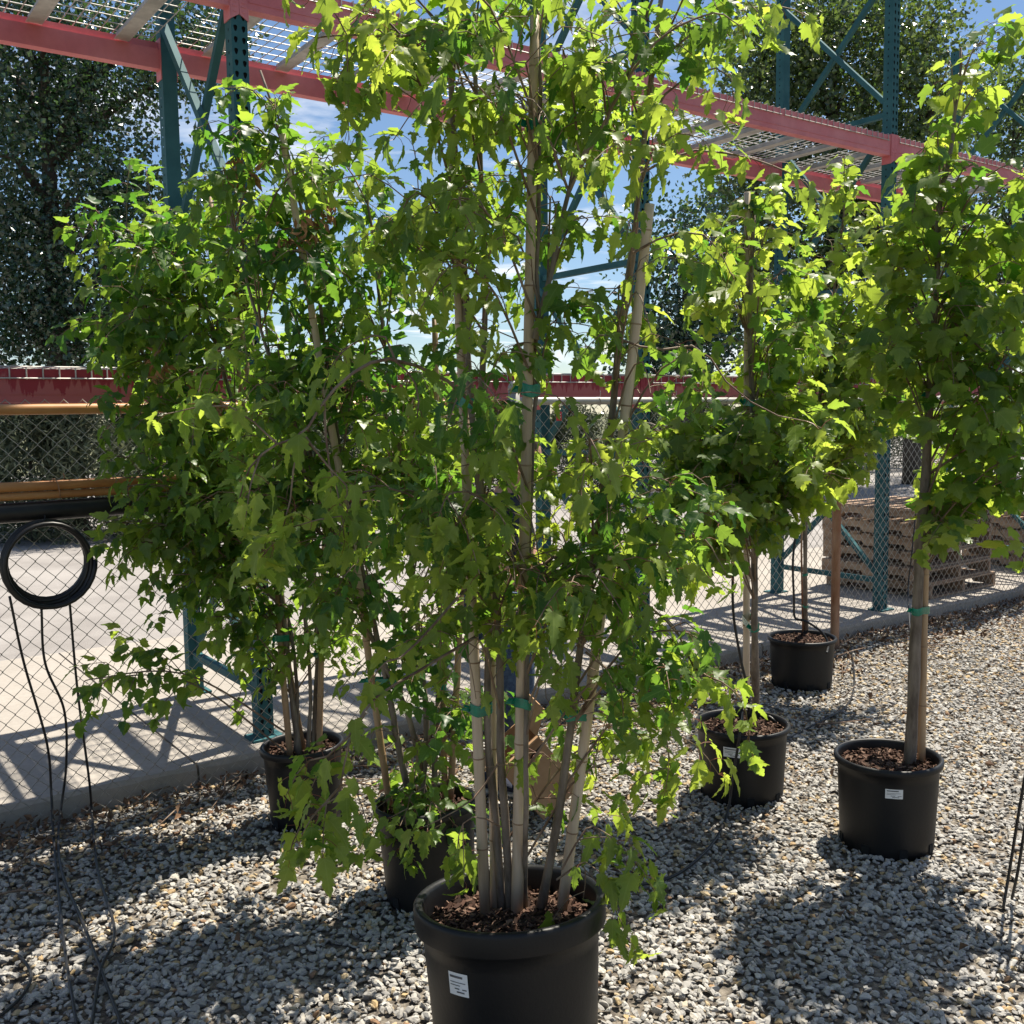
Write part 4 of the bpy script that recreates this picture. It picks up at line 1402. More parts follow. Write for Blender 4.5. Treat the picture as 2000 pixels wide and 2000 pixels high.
for pth in (path(3.8, (1762, 560), (1830, 640, 3.7), (1900, 690, 3.6), (1960, 720, 3.6)), path(3.8, (1758, 640), (1700, 560), (1680, 480), (1660, 420)),
            path(3.8, (1740, 960), (1800, 820, 3.7), (1880, 700, 3.6), (1940, 600, 3.6)), path(3.8, (1745, 900), (1850, 830, 3.7), (1920, 800, 3.6))):
    T6.spray(pth, 0.0055, 0.35, gap=0.055, subs=1)
T6.fill([bl(1825, 110, 45, 60, 3.8, 0.15, 8), bl(1810, 220, 60, 70, 3.8, 0.2, 9), bl(1750, 330, 60, 90, 3.75, 0.2, 8), bl(1830, 350, 80, 80, 3.75, 0.25, 11), bl(1900, 360, 60, 100, 3.7, 0.25, 8),
         bl(1800, 480, 110, 80, 3.75, 0.35, 16), bl(1880, 560, 90, 90, 3.7, 0.35, 12), bl(1770, 610, 110, 80, 3.75, 0.35, 15), bl(1700, 640, 60, 80, 3.7, 0.3, 8), bl(1860, 700, 120, 70, 3.7, 0.35, 13),
         bl(1960, 480, 60, 160, 3.7, 0.3, 9), bl(1760, 720, 90, 50, 3.75, 0.3, 8), bl(1890, 870, 110, 60, 3.85, 0.35, 16), bl(1760, 890, 110, 60, 3.9, 0.3, 13), bl(1690, 420, 40, 60, 3.75, 0.2, 5)], gap=0.08, subs=1, up=0.5, dens=0.32)
T6.finish()

# ------------------------------------------------------------------ background trees and shrubs
def scatter_leaves(name, cents, nper, sig, ls, mat, tint=(0.4, 0.25), aspect=0.8, droop=0.0, fold=0.25):
    """small leaf blades in clumps round the given centres"""
    n = len(cents) * nper
    c = np.repeat(np.asarray(cents), nper, axis=0)
    p = c + rng.standard_normal((n, 3)) * np.asarray(sig)
    a = rng.standard_normal((n, 3)) + np.array([0, 0, -droop]); a /= np.linalg.norm(a, axis=1)[:, None]
    b = rng.standard_normal((n, 3)); b -= a * (a * b).sum(1)[:, None]; b /= np.linalg.norm(b, axis=1)[:, None]
    nn = np.cross(a, b)
    L = ls * (0.6 + 0.8 * rng.random(n))[:, None]
    V = np.stack([p, p + a * L * 0.45 + b * L * aspect * 0.5 + nn * L * fold * 0.5, p + a * L, p + a * L * 0.45 - b * L * aspect * 0.5 + nn * L * fold * 0.5], 1).reshape(-1, 3)
    i = np.arange(n)[:, None] * 4
    F = np.concatenate([np.concatenate([i, i + 1, i + 2], 1), np.concatenate([i, i + 2, i + 3], 1)])
    tn = np.clip(np.repeat(tint[0] + tint[1] * rng.standard_normal(len(cents)), nper) + 0.12 * rng.standard_normal(n), 0.001, 1)
    return fast_mesh(name, V, F, mat, np.repeat(tn, 4))


def bgtree(name, base, label, blobs, ls, nper, sig, trunk_r, group=None, limbs=14, tint=(0.4, 0.25), mat='bgleaf', lean=(0, 0)):
    root = empty(name, base, label, 'tree', group)
    cents = []
    for c, rad, cnt in blobs:
        v = rng.standard_normal((cnt, 3)); v /= np.linalg.norm(v, axis=1)[:, None]
        v *= (0.25 + 0.75 * rng.random((cnt, 1)) ** 0.45)
        cents.append(np.asarray(c) + v * np.asarray(rad))
    cents = np.concatenate(cents)
    top = cents[:, 2].max()
    b = np.asarray(base, float)
    m = MB()
    tp = spline([b + [0, 0, -0.1], b + [lean[0] * 0.3, lean[1] * .3, (top - b[2]) * 0.35], b + [lean[0], lean[1], (top - b[2]) * 0.85]], 16)
    m.tube(tp, np.linspace(trunk_r, trunk_r * 0.15, 16) * (1 + 0.05 * rng.standard_normal(16)), 12)
    m.build('trunk', M['bgbark'], root)
    pick = cents[rng.permutation(len(cents))[:limbs]]
    for q in pick:
        st_ = tp[np.argmin(np.abs(tp[:, 2] - (q[2] - 0.6 * np.hypot(*(q[:2] - b[:2])) - 0.2)))]
        m = MB()
        P = spline([st_, st_ * 0.45 + q * 0.55 + np.array([0, 0, 0.25]), q], 9)
        m.tube(P, np.linspace(trunk_r * 0.32, 0.012, 9), 6)
        m.build('limb', M['bgbark'], root)
    me = scatter_leaves('crown', cents, nper, sig, ls, M[mat], tint)
    link('crown', me, root, 'stuff')
    return root


def gpt(px, t):
    """ground point seen in image column px on the line t behind the rack front"""
    r = at(px, 760, 1.0)
    d = np.array([r[0], r[1]])
    k = (P0 @ N_ + t) / (d @ N_)
    return d * k


Y = 15.0
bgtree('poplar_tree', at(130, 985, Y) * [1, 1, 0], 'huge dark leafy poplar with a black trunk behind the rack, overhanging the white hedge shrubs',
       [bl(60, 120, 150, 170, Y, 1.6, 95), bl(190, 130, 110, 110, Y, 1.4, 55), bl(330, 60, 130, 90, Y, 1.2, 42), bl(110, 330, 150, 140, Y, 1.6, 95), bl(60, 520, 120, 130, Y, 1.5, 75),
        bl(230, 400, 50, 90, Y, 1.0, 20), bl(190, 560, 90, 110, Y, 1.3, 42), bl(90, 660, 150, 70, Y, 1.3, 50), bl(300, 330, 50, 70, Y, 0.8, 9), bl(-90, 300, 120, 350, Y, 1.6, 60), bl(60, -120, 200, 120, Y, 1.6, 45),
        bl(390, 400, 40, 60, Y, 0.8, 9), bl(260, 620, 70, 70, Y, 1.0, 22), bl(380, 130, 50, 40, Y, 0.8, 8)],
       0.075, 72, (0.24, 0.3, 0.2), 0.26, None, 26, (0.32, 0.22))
Y = 21.0
grp = None
RT_ = [(1420, 'tall narrow poplar with silvery leaves behind the rack, left of the taller pair', [bl(1430, 110, 60, 90, Y, 1.2, 42), bl(1420, 250, 80, 90, Y, 1.4, 50), bl(1400, 420, 90, 110, Y, 1.5, 45), bl(1430, 560, 80, 110, Y, 1.4, 35)]),
       (1560, 'tallest poplar rising behind the right rack frame, crown cut by teal posts', [bl(1530, 90, 70, 110, Y, 1.4, 60), bl(1590, 60, 60, 110, Y, 1.3, 38), bl(1570, 240, 110, 120, Y, 1.5, 75), bl(1560, 420, 120, 120, Y, 1.5, 70), bl(1560, 560, 110, 120, Y, 1.5, 55)]),
       (1720, 'dense poplar with a rounded top against the white cloud', [bl(1710, 60, 70, 80, Y, 1.3, 48), bl(1720, 200, 95, 110, Y, 1.4, 70), bl(1700, 360, 100, 120, Y, 1.5, 65), bl(1690, 540, 110, 120, Y, 1.5, 50)])]
for px, lb, bb in RT_:
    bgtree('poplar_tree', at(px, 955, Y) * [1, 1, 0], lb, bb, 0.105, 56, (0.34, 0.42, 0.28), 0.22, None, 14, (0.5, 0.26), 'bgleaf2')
Y = 24.0
bgtree('poplar_tree', at(1890, 950, Y) * [1, 1, 0], 'thin-topped dull green tree behind the fence with bare twigs at its tip',
       [bl(1880, 180, 60, 60, Y, 1.2, 32), bl(1900, 300, 80, 90, Y, 1.4, 48), bl(1880, 450, 100, 110, Y, 1.5, 50), bl(1900, 600, 110, 110, Y, 1.5, 45), bl(1960, 200, 60, 140, Y, 1.2, 22)],
       0.105, 52, (0.34, 0.42, 0.28), 0.2, None, 12, (0.4, 0.24), 'bgleaf2')
Y = 19.0
bgtree('dark_tree', at(1290, 955, Y) * [1, 1, 0], 'low dark round tree behind the grey fence rail, far end of the lot',
       [bl(1290, 470, 70, 70, Y, 1.2, 38), bl(1280, 590, 95, 80, Y, 1.4, 55), bl(1330, 660, 70, 60, Y, 1.2, 32), bl(1230, 670, 70, 60, Y, 1.2, 30)],
       0.095, 46, (0.34, 0.4, 0.3), 0.16, None, 9, (0.18, 0.16))

# clipped conifer shrubs along the back of the lot
CON = [(-60, 11.2, 2.3, 1.1, .30), (50, 9.6, 1.95, 1.1, .45), (150, 9.4, 1.95, 1.1, .75), (255, 9.8, 1.85, 0.95, .25), (350, 10.9, 1.7, 1.0, .20), (450, 10.7, 1.85, 1.1, .30), (560, 11.0, 1.75, 1.1, .35),
       (690, 10.8, 1.9, 1.2, .25), (820, 11, 1.8, 1.2, .35), (960, 11, 1.9, 1.3, .3), (1080, 11, 1.75, 1.3, .35), (1200, 11, 1.9, 1.4, .3), (1330, 11, 2.0, 1.5, .25), (1450, 11, 2.0, 1.6, .3), (1560, 11, 2.3, 1.7, .15), (1650, 11, 2.6, 1.9, .1), (1740, 11, 2.8, 2.0, .12)]
for i, (px, tt_, hh, ww, tn) in enumerate(CON):
    p = gpt(px, tt_)
    lb = {0: 'tall dark conifer shrub at the end of the row beside the huge poplar', 1: 'grey-green feathery conifer next to the palest one in the row', 2: 'palest feathery conifer shrub behind the brown fence rails', 3: 'dark conifer shrub right next to the palest feathery one', 14: 'dark conifer shrub behind the tall pallet stack, lowest of three', 15: 'dark conifer shrub behind the pallet stacks, middle of three in height', 16: 'tallest dark conifer shrub of the row, behind the lower pallet stack'}.get(i, 'green conifer shrub in the low middle run of the row along the lot')
    ro = empty('conifer_shrub', (p[0], p[1], -0.06), lb, 'shrub', 'conifer shrubs along the back of the lot')
    m = MB(); m.tube([(p[0], p[1], -0.1), (p[0], p[1], hh * 0.8)], [0.05, 0.015], 8); m.build('trunk', M['bgbark'], ro)
    k = 190
    u = rng.random(k) ** 0.8
    an = rng.random(k) * 6.283
    rr_ = ww * 0.62 * (1 - u ** 2.6) ** 0.5 * (0.55 + 0.45 * rng.random(k))
    ce = np.stack([p[0] + rr_ * np.cos(an), p[1] + rr_ * np.sin(an), 0.05 + u * (hh - 0.1)], 1)
    me = scatter_leaves('foliage', ce, 44, (0.09, 0.09, 0.11), 0.10, M['conifer'], (tn, 0.18), 0.26, -0.2, 0.05)
    link('foliage', me, ro, 'stuff')

# dry brown seed bunches still hanging in the two left maples
for ro, pts in ((r2, [(455, 318, 3.3), (575, 432, 3.2), (540, 462, 3.25), (610, 400, 3.3)]), (r3, [(372, 745, 3.85), (300, 690, 3.8), (405, 770, 3.9)])):
    for (px, py, Yc) in pts:
        c = at(px, py, Yc)
        me = scatter_leaves('seed_bunch', [c], 26, (0.022, 0.022, 0.03), 0.045, M['seed'], aspect=0.35, droop=0.8)
        link('seed_bunch', me, ro, 'stuff')

# ------------------------------------------------------------------ pallets under the rack
def make_pallet(z, s0, t0, wob, label, group, first):
    root = bpy.data.objects.new('wooden_pallet', None); COL.objects.link(root)
    root.matrix_world = Matrix.Translation(Vector(fr(s0, t0, z))) @ MR @ Matrix.Rotation(wob, 4, 'Z')
    tag(root, label, 'pallet', group)
    for nm, me, loc in first:
        o = bpy.data.objects.new(nm, me); COL.objects.link(o); o.parent = root; o.location = loc
    return root


LP, WP = 1.05, 1.0
m = MB()
yy = [0, 0.18, 0.21, 0.39, 0.42, WP - 0.42, WP - 0.39, WP - 0.21, WP - 0.18, WP]
lo = [0, 0, .038, .038, 0, 0, .038, .038, 0, 0]
V = []
for x in (-0.019, 0.019):
    V += [(x, y, 0.016 + l) for y, l in zip(yy, lo)] + [(x, y, 0.105) for y in yy]
F = []
for i in range(9):
    F += [(i, i + 1, 11 + i, 10 + i)[::-1], (20 + i, 21 + i, 31 + i, 30 + i), (i, 20 + i, 21 + i, i + 1)[::-1], (10 + i, 11 + i, 31 + i, 30 + i)]
F += [(0, 10, 30, 20), (9, 29, 39, 19)]
m.add(V, F); so = m.build('stringer', M['wood']); s_me = so.data; bpy.data.objects.remove(so)
m = MB(); m.box((0, 0, 0), (LP, 0.088, 0.015)); bo = m.build('deck_board', M['wood']); b_me = bo.data; bpy.data.objects.remove(bo)
pal = [('stringer', s_me, (0.02, 0, 0)), ('stringer', s_me, (LP / 2, 0, 0)), ('stringer', s_me, (LP - 0.02, 0, 0))]
pal += [('deck_board', b_me, (LP / 2, 0.044 + q * (WP - 0.088) / 7, 0.1135)) for q in range(8)]
pal += [('deck_board', b_me, (LP / 2, 0.044 + q * (WP - 0.088) / 3, 0.0075)) for q in range(4)]
ORD6 = ('bottom', 'second from the bottom', 'third from the bottom', 'third from the top', 'second from the top', 'topmost')
ORD5 = ('bottom', 'second from the bottom', 'middle one', 'second from the top', 'topmost')
for i in range(6):
    make_pallet(SLAB + 0.004 + i * 0.1225, 5.72 + 0.03 * rng.normal(), 0.02 + 0.02 * rng.normal(), 0.02 * rng.normal(), 'wooden pallet, %s of the tall stack beside a rack post' % ORD6[i], 'pallets in the tall stack', pal)
for i in range(5):
    make_pallet(SLAB + 0.004 + i * 0.1225, 7.85 + 0.03 * rng.normal(), -0.05 + 0.02 * rng.normal(), 0.02 * rng.normal(), 'wooden pallet, %s of the lower stack further along the rack' % ORD5[i], 'pallets in the lower stack', pal)


# ------------------------------------------------------------------ irrigation tubing
def ground(px, py, z=0.022):
    return onsoil(px, py, z)


def hose(label, pts, r=0.0055, n=60, name='irrigation_tube', group=None):
    m = MB(); m.tube(spline(pts, n), r, 8)
    return tag(m.build(name, M['hose']), label, 'hose', group)


pw = at(1390, 1380, 4.11)
hose('thin black tube running from the white-tagged maple over the gravel to the biggest pot',
     [at(1402, 1345, 4.30), at(1398, 1372, 4.12), pw + [0, 0, -0.10], at(1382, 1470, 4.10), ground(1372, 1535), ground(1345, 1590), ground(1285, 1645), ground(1215, 1668), ground(1140, 1664), ground(1080, 1640)], 0.0058)
hose('thin black tube standing against the stake of the white-tagged maple', path(4.24, (1408, 1020), (1390, 1030, 4.22), (1383, 1080), (1384, 1160), (1397, 1240), (1410, 1300), (1413, 1345, 4.28)), 0.006)
hose('black tube looped over the rim of the pot by the rusty fence post', [at(1502, 1000, 6.04), at(1496, 1060, 6.0), at(1498, 1130, 6.0), at(1500, 1165, 6.0), at(1520, 1172, 5.98), at(1550, 1192, 5.96), at(1562, 1215, 5.94), onsoil(1560, 1232, 0.265)], 0.007)
hose('thin dark tube hanging down from the fence past the gravel edge', [fr(5.05, FT - 0.02, 0.9), fr(4.95, FT - 0.06, 0.6), fr(4.85, FT - 0.1, 0.3), ground(1722, 1255), ground(1716, 1330), ground(1745, 1390)], 0.005)
hose('dark tube trailing on the gravel behind the small fence-side pot', [ground(1605, 1215), ground(1612, 1280), ground(1598, 1330), ground(1540, 1365), ground(1480, 1395), at(1470, 1372, 4.45), at(1452, 1352, 4.42), onsoil(1440, 1362, 0.285)], 0.005)
hose('thin black tube slanting up from the gravel behind the biggest pot stakes', [ground(880, 1520), ground(960, 1480, 0.05), at(1010, 1420, 4.0), at(1070, 1355, 4.1), at(1090, 1330, 4.2), ground(1120, 1400)], 0.005)
TF = FT - 0.075
coil = MB()
cc = st0 = None
k_ = gpt(72, TF)
ccz = at(72, 1062, k_[1])[2]
cpt = np.array([k_[0], k_[1], ccz])
P_ = []
for a in np.linspace(0, 2 * math.pi * 5, 150):
    q = a / (2 * math.pi)
    rr_ = 0.150 + 0.010 * math.sin(a * 0.83 + 1) + 0.006 * q * 0.5
    P_.append(cpt + e3 * rr_ * math.cos(a) + ez * rr_ * math.sin(a) * 1.03 - n3 * (0.012 * (q - 2.5) + 0.006 * math.sin(a * 1.7)))
coil.tube(P_, 0.0095, 8)
coil.tube([cpt + ez * 0.15 + n3 * 0.0, fr(*(lambda d: (d @ E_, d @ N_))(cpt[:2] - P0), 0) * [1, 1, 0] + ez * 1.30], 0.003, 6)
tag(coil.build('hose_coil', M['hose']), 'coil of black hose hung on the fence under the black pipe', 'hose')


def onfence(px, py, t):
    g = gpt(px, t)
    return at(px, py, g[1])


for lb, up_, lo_ in (('black tube hanging from the near side of the hose coil down to the gravel', [(18, 1125), (45, 1250), (88, 1400), (97, 1500)], [(101, 1580), (112, 1700), (125, 1810), (146, 1940)]),
                     ('black tube bent twice, hanging from the middle of the hose coil', [(78, 1145), (85, 1250), (121, 1340), (125, 1440), (116, 1520)], [(110, 1580), (118, 1650), (160, 1750), (232, 1940)]),
                     ('black tube with a connector, hanging from the inner edge of the hose coil', [(130, 1120), (146, 1300), (168, 1470), (174, 1540)], [(184, 1640), (216, 1755), (190, 1830), (172, 1940)])):
    o = hose(lb, [onfence(x, y, TF - 0.03) for x, y in up_] + [ground(x, y, 0.03) for x, y in lo_], 0.0052, 90)
hose('short dark arc of tube lying on shaded gravel near the hanging tubes', [ground(-20, 1790), ground(30, 1800), ground(58, 1835), ground(48, 1870), ground(15, 1905), ground(-15, 1925)], 0.005)
for i, dx in enumerate((0, 16)):
    hose('one of two loose black tubes rising from the gravel by the tall red-stemmed maple', [ground(1893 + dx, 1712 - dx), at(1905 + dx, 1640, 3.25), at(1921 + dx, 1540, 3.2), at(1938 + dx, 1440, 3.15), at(1960 + dx, 1300, 3.15), at(1990 + dx, 1290, 3.2), ground(2040 + dx, 1600)], 0.005, 50, group='loose tubes by the red-stemmed maple')

# ------------------------------------------------------------------ litter and fallen twigs
nl = 2200
lt = rng.random(nl) ** 2.0
sl = -2.6 + 10.6 * rng.random(nl)
pl = np.array([fr(a, -0.25 - 0.62 * b, 0.022 + 0.012 * rng.random()) for a, b in zip(sl, lt)])
ex = np.array([[-2 + 5.5 * rng.random(), 2.4 + 4 * rng.random(), 0.03] for _ in range(150)])
ex = ex[((ex[:, :2] - P0) @ N_) < -0.3]
for cx, cy, r in POT_SPOTS:
    ex = ex[np.hypot(ex[:, 0] - cx, ex[:, 1] - cy) > r + 0.07]
me = scatter_leaves('leaf_litter', np.concatenate([pl, ex]), 1, (0.004, 0.004, 0.003), 0.036, M['deadleaf'], aspect=0.6, fold=0.5)
tag(link('leaf_litter', me, None, 'stuff'), 'brown dead leaves littered on the gravel along the slab edge', 'leaf litter')
m = MB()
for _ in range(170):
    a = -2.6 + 10.0 * rng.random(); b = 0.25 + 0.55 * rng.random() ** 2
    p = fr(a, -b, 0.03); an = rng.normal(0.62, 0.7); L = 0.08 + 0.3 * rng.random()
    d = np.array([math.cos(an), math.sin(an), 0]) * L
    m.tube([p - d / 2, p + [0.012 * rng.normal(), 0.012 * rng.normal(), 0.012], p + d / 2 + [0, 0, 0.006 * rng.normal()]], 0.0022 + 0.002 * rng.random(), 5)
tag(m.build('stick_litter', M['twig'], None, kind='stuff'), 'fine dry sticks littered on the gravel along the slab edge', 'twig litter')
for lb, pts, sub in (('bare pale forked twig lying against the pot by the rusty fence post', [ground(1545, 1372), at(1575, 1335, 5.7), at(1605, 1302, 5.75), at(1618, 1290, 5.8)], [[at(1578, 1332, 5.7), at(1588, 1300, 5.7), at(1592, 1282, 5.72)], [at(1600, 1308, 5.75), at(1620, 1318, 5.7)]]),
                     ('long bare twig lying on the gravel between the white-tagged maple and the fence-side pot', [ground(1540, 1366), ground(1600, 1362), ground(1680, 1350)], [[ground(1610, 1362), ground(1640, 1372)]]),
                     ('dry curved twig on the gravel below the hanging black tubes', [ground(-10, 1690), ground(40, 1680), ground(100, 1690)], [[ground(30, 1682), ground(55, 1660)]]),
                     ('straight stick lying on the gravel beside the pot with the dark thick trunk', [ground(1585, 1562), ground(1620, 1566), ground(1668, 1566)], [])):
    m = MB(); m.tube(spline(pts, 14), np.linspace(0.005, 0.002, 14), 6)
    for q in sub:
        m.tube(spline(q, 6), np.linspace(0.003, 0.001, 6), 5)
    tag(m.build('fallen_twig', M['twig']), lb, 'twig')

# ------------------------------------------------------------------ cardboard box and the person behind the foliage
bx = empty('cardboard_box', (0.20, 4.20, 0), 'open tan cardboard box standing tilted on the gravel beside a dark shoe', 'box')
BR = np.array((Matrix.Rotation(0.25, 3, 'Z') @ Matrix.Rotation(math.radians(-38), 3, 'Y')))
bw, bd, bh = 0.20, 0.24, 0.30
# rest the lowest corner on the gravel
cs = np.array([[x, y, z] for x in (-bw / 2, bw / 2) for y in (-bd / 2, bd / 2) for z in (0, bh)]) @ BR.T
org = np.array([0.16, 4.18, 0.012 - cs[:, 2].min()])
for c, sz in (((0, 0, 0.003), (bw, bd, 0.006)), ((-bw / 2, 0, bh / 2), (0.006, bd, bh)), ((bw / 2, 0, bh / 2), (0.006, bd, bh)), ((0, -bd / 2, bh / 2), (bw, 0.006, bh)), ((0, bd / 2, bh / 2), (bw, 0.006, bh))):
    m = MB(); m.box(org + BR @ np.array(c), sz, BR); m.build('panel', M['card'], bx)
for c, sz, an, ax in (((-bw / 2 - 0.045, 0, bh + 0.03), (0.006, bd, 0.115), -0.95, 'Y'), ((bw / 2 + 0.045, 0, bh + 0.03), (0.006, bd, 0.115), 0.95, 'Y'), ((0, -bd / 2 - 0.05, bh + 0.015), (bw, 0.006, 0.115), 1.25, 'X')):
    m = MB(); m.box(org + BR @ np.array(c), sz, BR @ np.array(Matrix.Rotation(an, 3, ax))); m.build('flap', M['card'], bx)


def skin_mesh(name, verts, edges, radii, root, sub=2):
    me = bpy.data.meshes.new(name)
    me.from_pydata([tuple(v) for v in verts], edges, [])
    o = bpy.data.objects.new(name, me); COL.objects.link(o)
    md = o.modifiers.new('skin', 'SKIN')
    for i, r_ in enumerate(radii):
        me.skin_vertices[0].data[i].radius = (r_, r_) if np.isscalar(r_) else r_
    me.skin_vertices[0].data[root].use_root = True
    md.use_smooth_shade = True
    sb = o.modifiers.new('sub', 'SUBSURF'); sb.levels = sub; sb.render_levels = sub
    dg = bpy.context.evaluated_depsgraph_get()
    ev = o.evaluated_get(dg)
    out = bpy.data.meshes.new_from_object(ev)
    bpy.data.objects.remove(o)
    V = np.array([v.co[:] for v in out.vertices]); F = [tuple(p.vertices) for p in out.polygons]
    return V, F


PB = np.array([-0.03, 4.44, 0.010])
ROT = np.array(Matrix.Rotation(1.25, 3, 'Z'))      # turned a little towards the box


def W(v):
    return (np.asarray(v) * 0.905) @ ROT.T + PB


J = dict(pel=(0, 0, .95), sp=(0, .01, 1.12), ch=(0, 0, 1.30), nb=(0, -.01, 1.46), nt=(0, -.05, 1.55), hd=(0, -.075, 1.62),
         ls=(.17, 0, 1.41), le=(.24, -.04, 1.13), lw=(.17, -.22, .97), rs=(-.17, 0, 1.41), re=(-.24, -.04, 1.13), rw=(-.17, -.22, .97),
         lh=(.09, 0, .90), lk=(.11, -.04, .49), la=(.12, .03, .09), rh=(-.09, 0, .90), rk=(-.11, -.04, .49), ra=(-.12, .03, .09))
RAD = dict(pel=.135, sp=.115, ch=.14, nb=.065, nt=.055, hd=.07, ls=.062, le=.043, lw=.030, rs=.062, re=.043, rw=.030, lh=.09, lk=.058, la=.042, rh=.09, rk=.058, ra=.042)
ED = [('pel', 'sp'), ('sp', 'ch'), ('ch', 'nb'), ('nb', 'nt'), ('nt', 'hd'), ('ch', 'ls'), ('ls', 'le'), ('le', 'lw'), ('ch', 'rs'), ('rs', 're'), ('re', 'rw'), ('pel', 'lh'), ('lh', 'lk'), ('lk', 'la'), ('pel', 'rh'), ('rh', 'rk'), ('rk', 'ra')]
names = list(J)


def skel(keys, grow, edges=ED):
    kk = [k for k in names if k in keys]
    return [J[k] for k in kk], [(kk.index(a), kk.index(b)) for a, b in edges if a in kk and b in kk], [RAD[k] * grow for k in kk], kk.index('pel') if 'pel' in kk else 0


person = empty('person', PB, 'person in navy top, jeans and dark shoes standing hidden behind the potted maples', 'person')
body = MB()
V, F = skin_mesh('body', *skel(names, 1.0))
body.add(W(V), F, smooth=True)
# head: skull, jaw, nose, lips, ears
u_, v_ = np.meshgrid(np.linspace(0, 2 * math.pi, 28, endpoint=False), np.linspace(0.02, math.pi - 0.02, 18))
hx = np.sin(v_) * np.cos(u_); hy = np.sin(v_) * np.sin(u_); hz = np.cos(v_)
wd = 0.076 * np.where(hz < 0, 1 - 0.28 * (-hz) ** 1.5, 1); dp = 0.098 * np.where((hz < -0.3) & (hy > 0), 0.85, 1)
HX = np.stack([hx * wd, hy * dp, hz * 0.118], -1)
nose = np.exp(-((hx / 0.16) ** 2 + ((hz + 0.12) / 0.2) ** 2)) * (hy < 0) * 0.022
sock = np.exp(-(((np.abs(hx) - 0.42) / 0.16) ** 2 + ((hz - 0.02) / 0.12) ** 2)) * (hy < 0) * 0.010
brow = np.exp(-(((np.abs(hx) - 0.35) / 0.28) ** 2 + ((hz - 0.2) / 0.09) ** 2)) * (hy < 0) * 0.006
chin = np.exp(-((hx / 0.35) ** 2 + ((hz + 0.82) / 0.12) ** 2)) * (hy < 0) * 0.010
lips = np.exp(-((hx / 0.3) ** 2 + ((hz + 0.48) / 0.08) ** 2)) * (hy < 0) * 0.006
HX[..., 1] += -nose + sock - lips - brow - chin
tl_ = np.array(Matrix.Rotation(0.30, 3, 'X'))
hc = np.array([0, -0.085, 1.635])
HV = HX.reshape(-1, 3) @ tl_.T + hc
nr, nc = u_.shape
HF = [(i * nc + j, (i + 1) * nc + j, (i + 1) * nc + (j + 1) % nc, i * nc + (j + 1) % nc) for i in range(nr - 1) for j in range(nc)] + [tuple(range(nc)), tuple((nr - 1) * nc + j for j in range(nc))[::-1]]
body.add(W(HV), HF, smooth=True)
for sg in (-1, 1):
    body.tube(W([hc + [sg * 0.074, 0.005, -0.035], hc + [sg * 0.083, 0.012, 0.0], hc + [sg * 0.080, 0.010, 0.028]]), [0.009, 0.014, 0.010], 8)
    # hand: palm and five bent fingers
    w = np.array(J['lw' if sg > 0 else 'rw']); f = unit(np.array([-0.05 * sg, -0.9, -0.45])); sd_ = np.array([1.0, 0, 0]); dn = np.cross(sd_, f) * -1
    body.tube(W([w, w + f * 0.045, w + f * 0.09]), [0.028, 0.036, 0.034], 10)
    for q, (o_, ln) in enumerate(((-.028, .066), (-.010, .078), (.010, .074), (.028, .058))):
        b_ = w + f * 0.085 + sd_ * o_
        body.tube(W([b_, b_ + f * ln * 0.45 + [0, 0, -0.006], b_ + f * ln * 0.75 + [0, 0, -0.028], b_ + f * ln * 0.85 + [0, 0, -0.05]]), [.0095, .009, .0082, .007], 7)
    b_ = w + f * 0.03 - sd_ * sg * 0.03
    body.tube(W([b_, b_ - sd_ * sg * 0.022 + f * 0.025, b_ - sd_ * sg * 0.026 + f * 0.055 + [0, 0, -0.012]]), [.013, .0105, .0085], 7)
bo_ = body.build('body', M['skin'], person)
rm = bo_.modifiers.new('remesh', 'REMESH'); rm.mode = 'VOXEL'; rm.voxel_size = 0.009; rm.use_smooth_shade = True
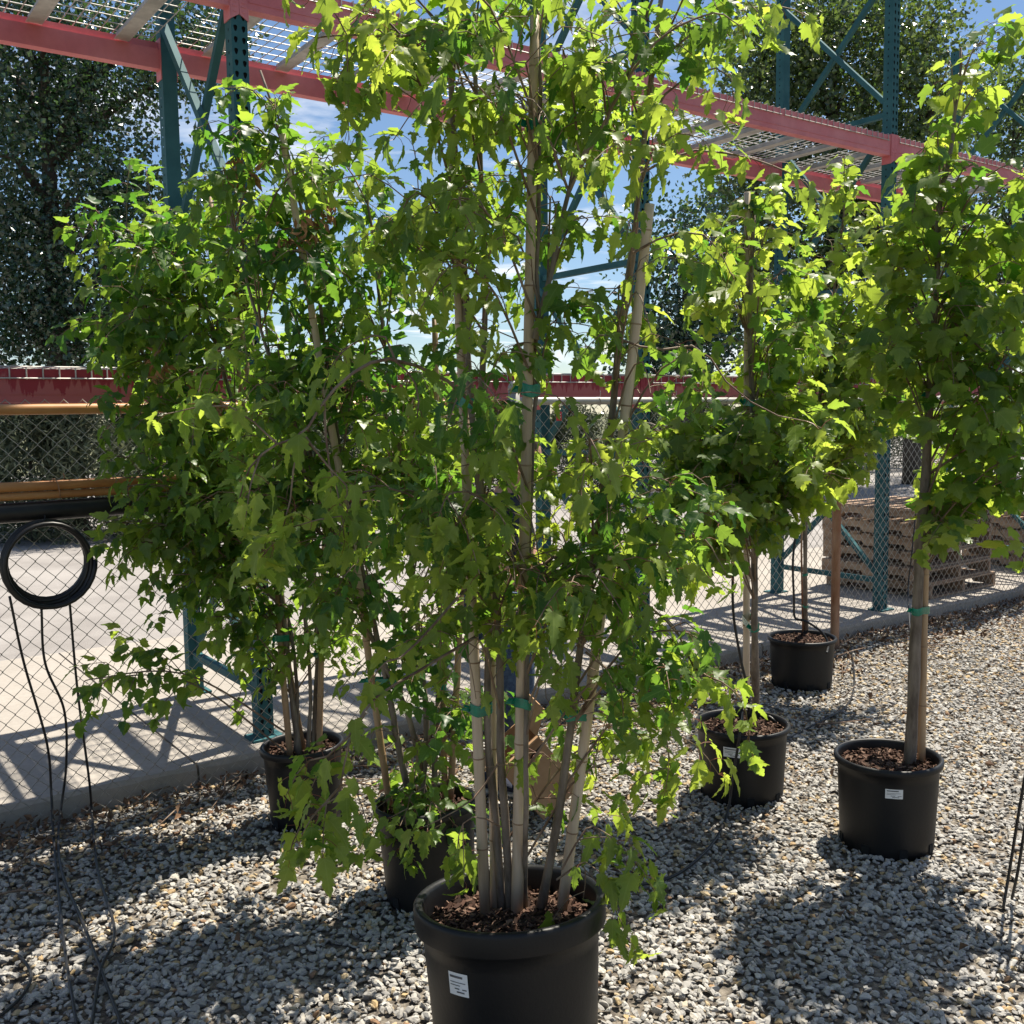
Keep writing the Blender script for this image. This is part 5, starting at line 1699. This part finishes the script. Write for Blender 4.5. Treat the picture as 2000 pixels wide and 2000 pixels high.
for nm, keys, gr, mat in (('shirt', ('pel', 'sp', 'ch', 'nb', 'ls', 'le', 'rs', 're'), 1.14, 'navy'), ('trousers', ('pel', 'lh', 'lk', 'la', 'rh', 'rk', 'ra'), 1.22, 'denim')):
    V, F = skin_mesh(nm, *skel(keys, gr))
    m = MB(); m.add(W(V), F, smooth=True); m.build(nm, M[mat], person)
hm = MB()
sel = HX.reshape(-1, 3).copy()
HV2 = (sel * 1.09) @ tl_.T + hc + np.array([0, 0.012, 0.008])
keepf = [fc for fc in HF if all((sel[i][2] > 0.040 or (sel[i][1] > -0.012 and sel[i][2] > -0.02) or (sel[i][1] > 0.03 and sel[i][2] > -0.075)) for i in fc)]
hm.add(W(HV2), keepf, smooth=True); hm.build('hair', M['hair'], person)
for sg in (-1, 1):
    m = MB(); m.lathe([(0.0005, 0.011), (0.006, 0.009), (0.0105, 0.003), (0.0115, 0)], 12, Matrix.Translation(Vector(W(hc + np.array([sg * 0.031, -0.088, -0.008])))) @ Matrix.Rotation(1.25, 4, 'Z') @ Matrix.Rotation(math.radians(90 + 17), 4, 'X'))
    m.build('eye', M['eye'], person)
    # shoe: upper lofted from heel to toe, paler sole
    ax_ = np.array([sg * 0.12, 0.03, 0.0])
    secs = [(0.075, .030, .075), (0.05, .040, .100), (0.0, .042, .098), (-0.06, .045, .072), (-0.12, .050, .055), (-0.17, .044, .046), (-0.20, .022, .032)]
    for nm, mat, z0, zf in (('shoe', 'navy', 0.026, 1.0), ('sole', 'sole', 0.004, 0.0)):
        V, F = [], []
        nn_ = 12
        for (y, hw_, ht) in secs:
            for k in range(nn_):
                a = 2 * math.pi * k / nn_
                zz = z0 + (0.5 + 0.5 * math.sin(a)) * ((ht - 0.02) if zf else 0.030)
                V.append(ax_ + np.array([hw_ * (1.0 if zf else 1.08) * math.copysign(abs(math.cos(a)) ** 0.7, math.cos(a)), y * (1 if zf else 1.03), zz]))
        for i in range(len(secs) - 1):
            for k in range(nn_):
                F.append((i * nn_ + k, i * nn_ + (k + 1) % nn_, (i + 1) * nn_ + (k + 1) % nn_, (i + 1) * nn_ + k))
        F += [tuple(range(nn_)), tuple((len(secs) - 1) * nn_ + k for k in range(nn_))[::-1]]
        m = MB(); m.add(W(V), F, smooth=True); m.build(nm, M[mat], person)
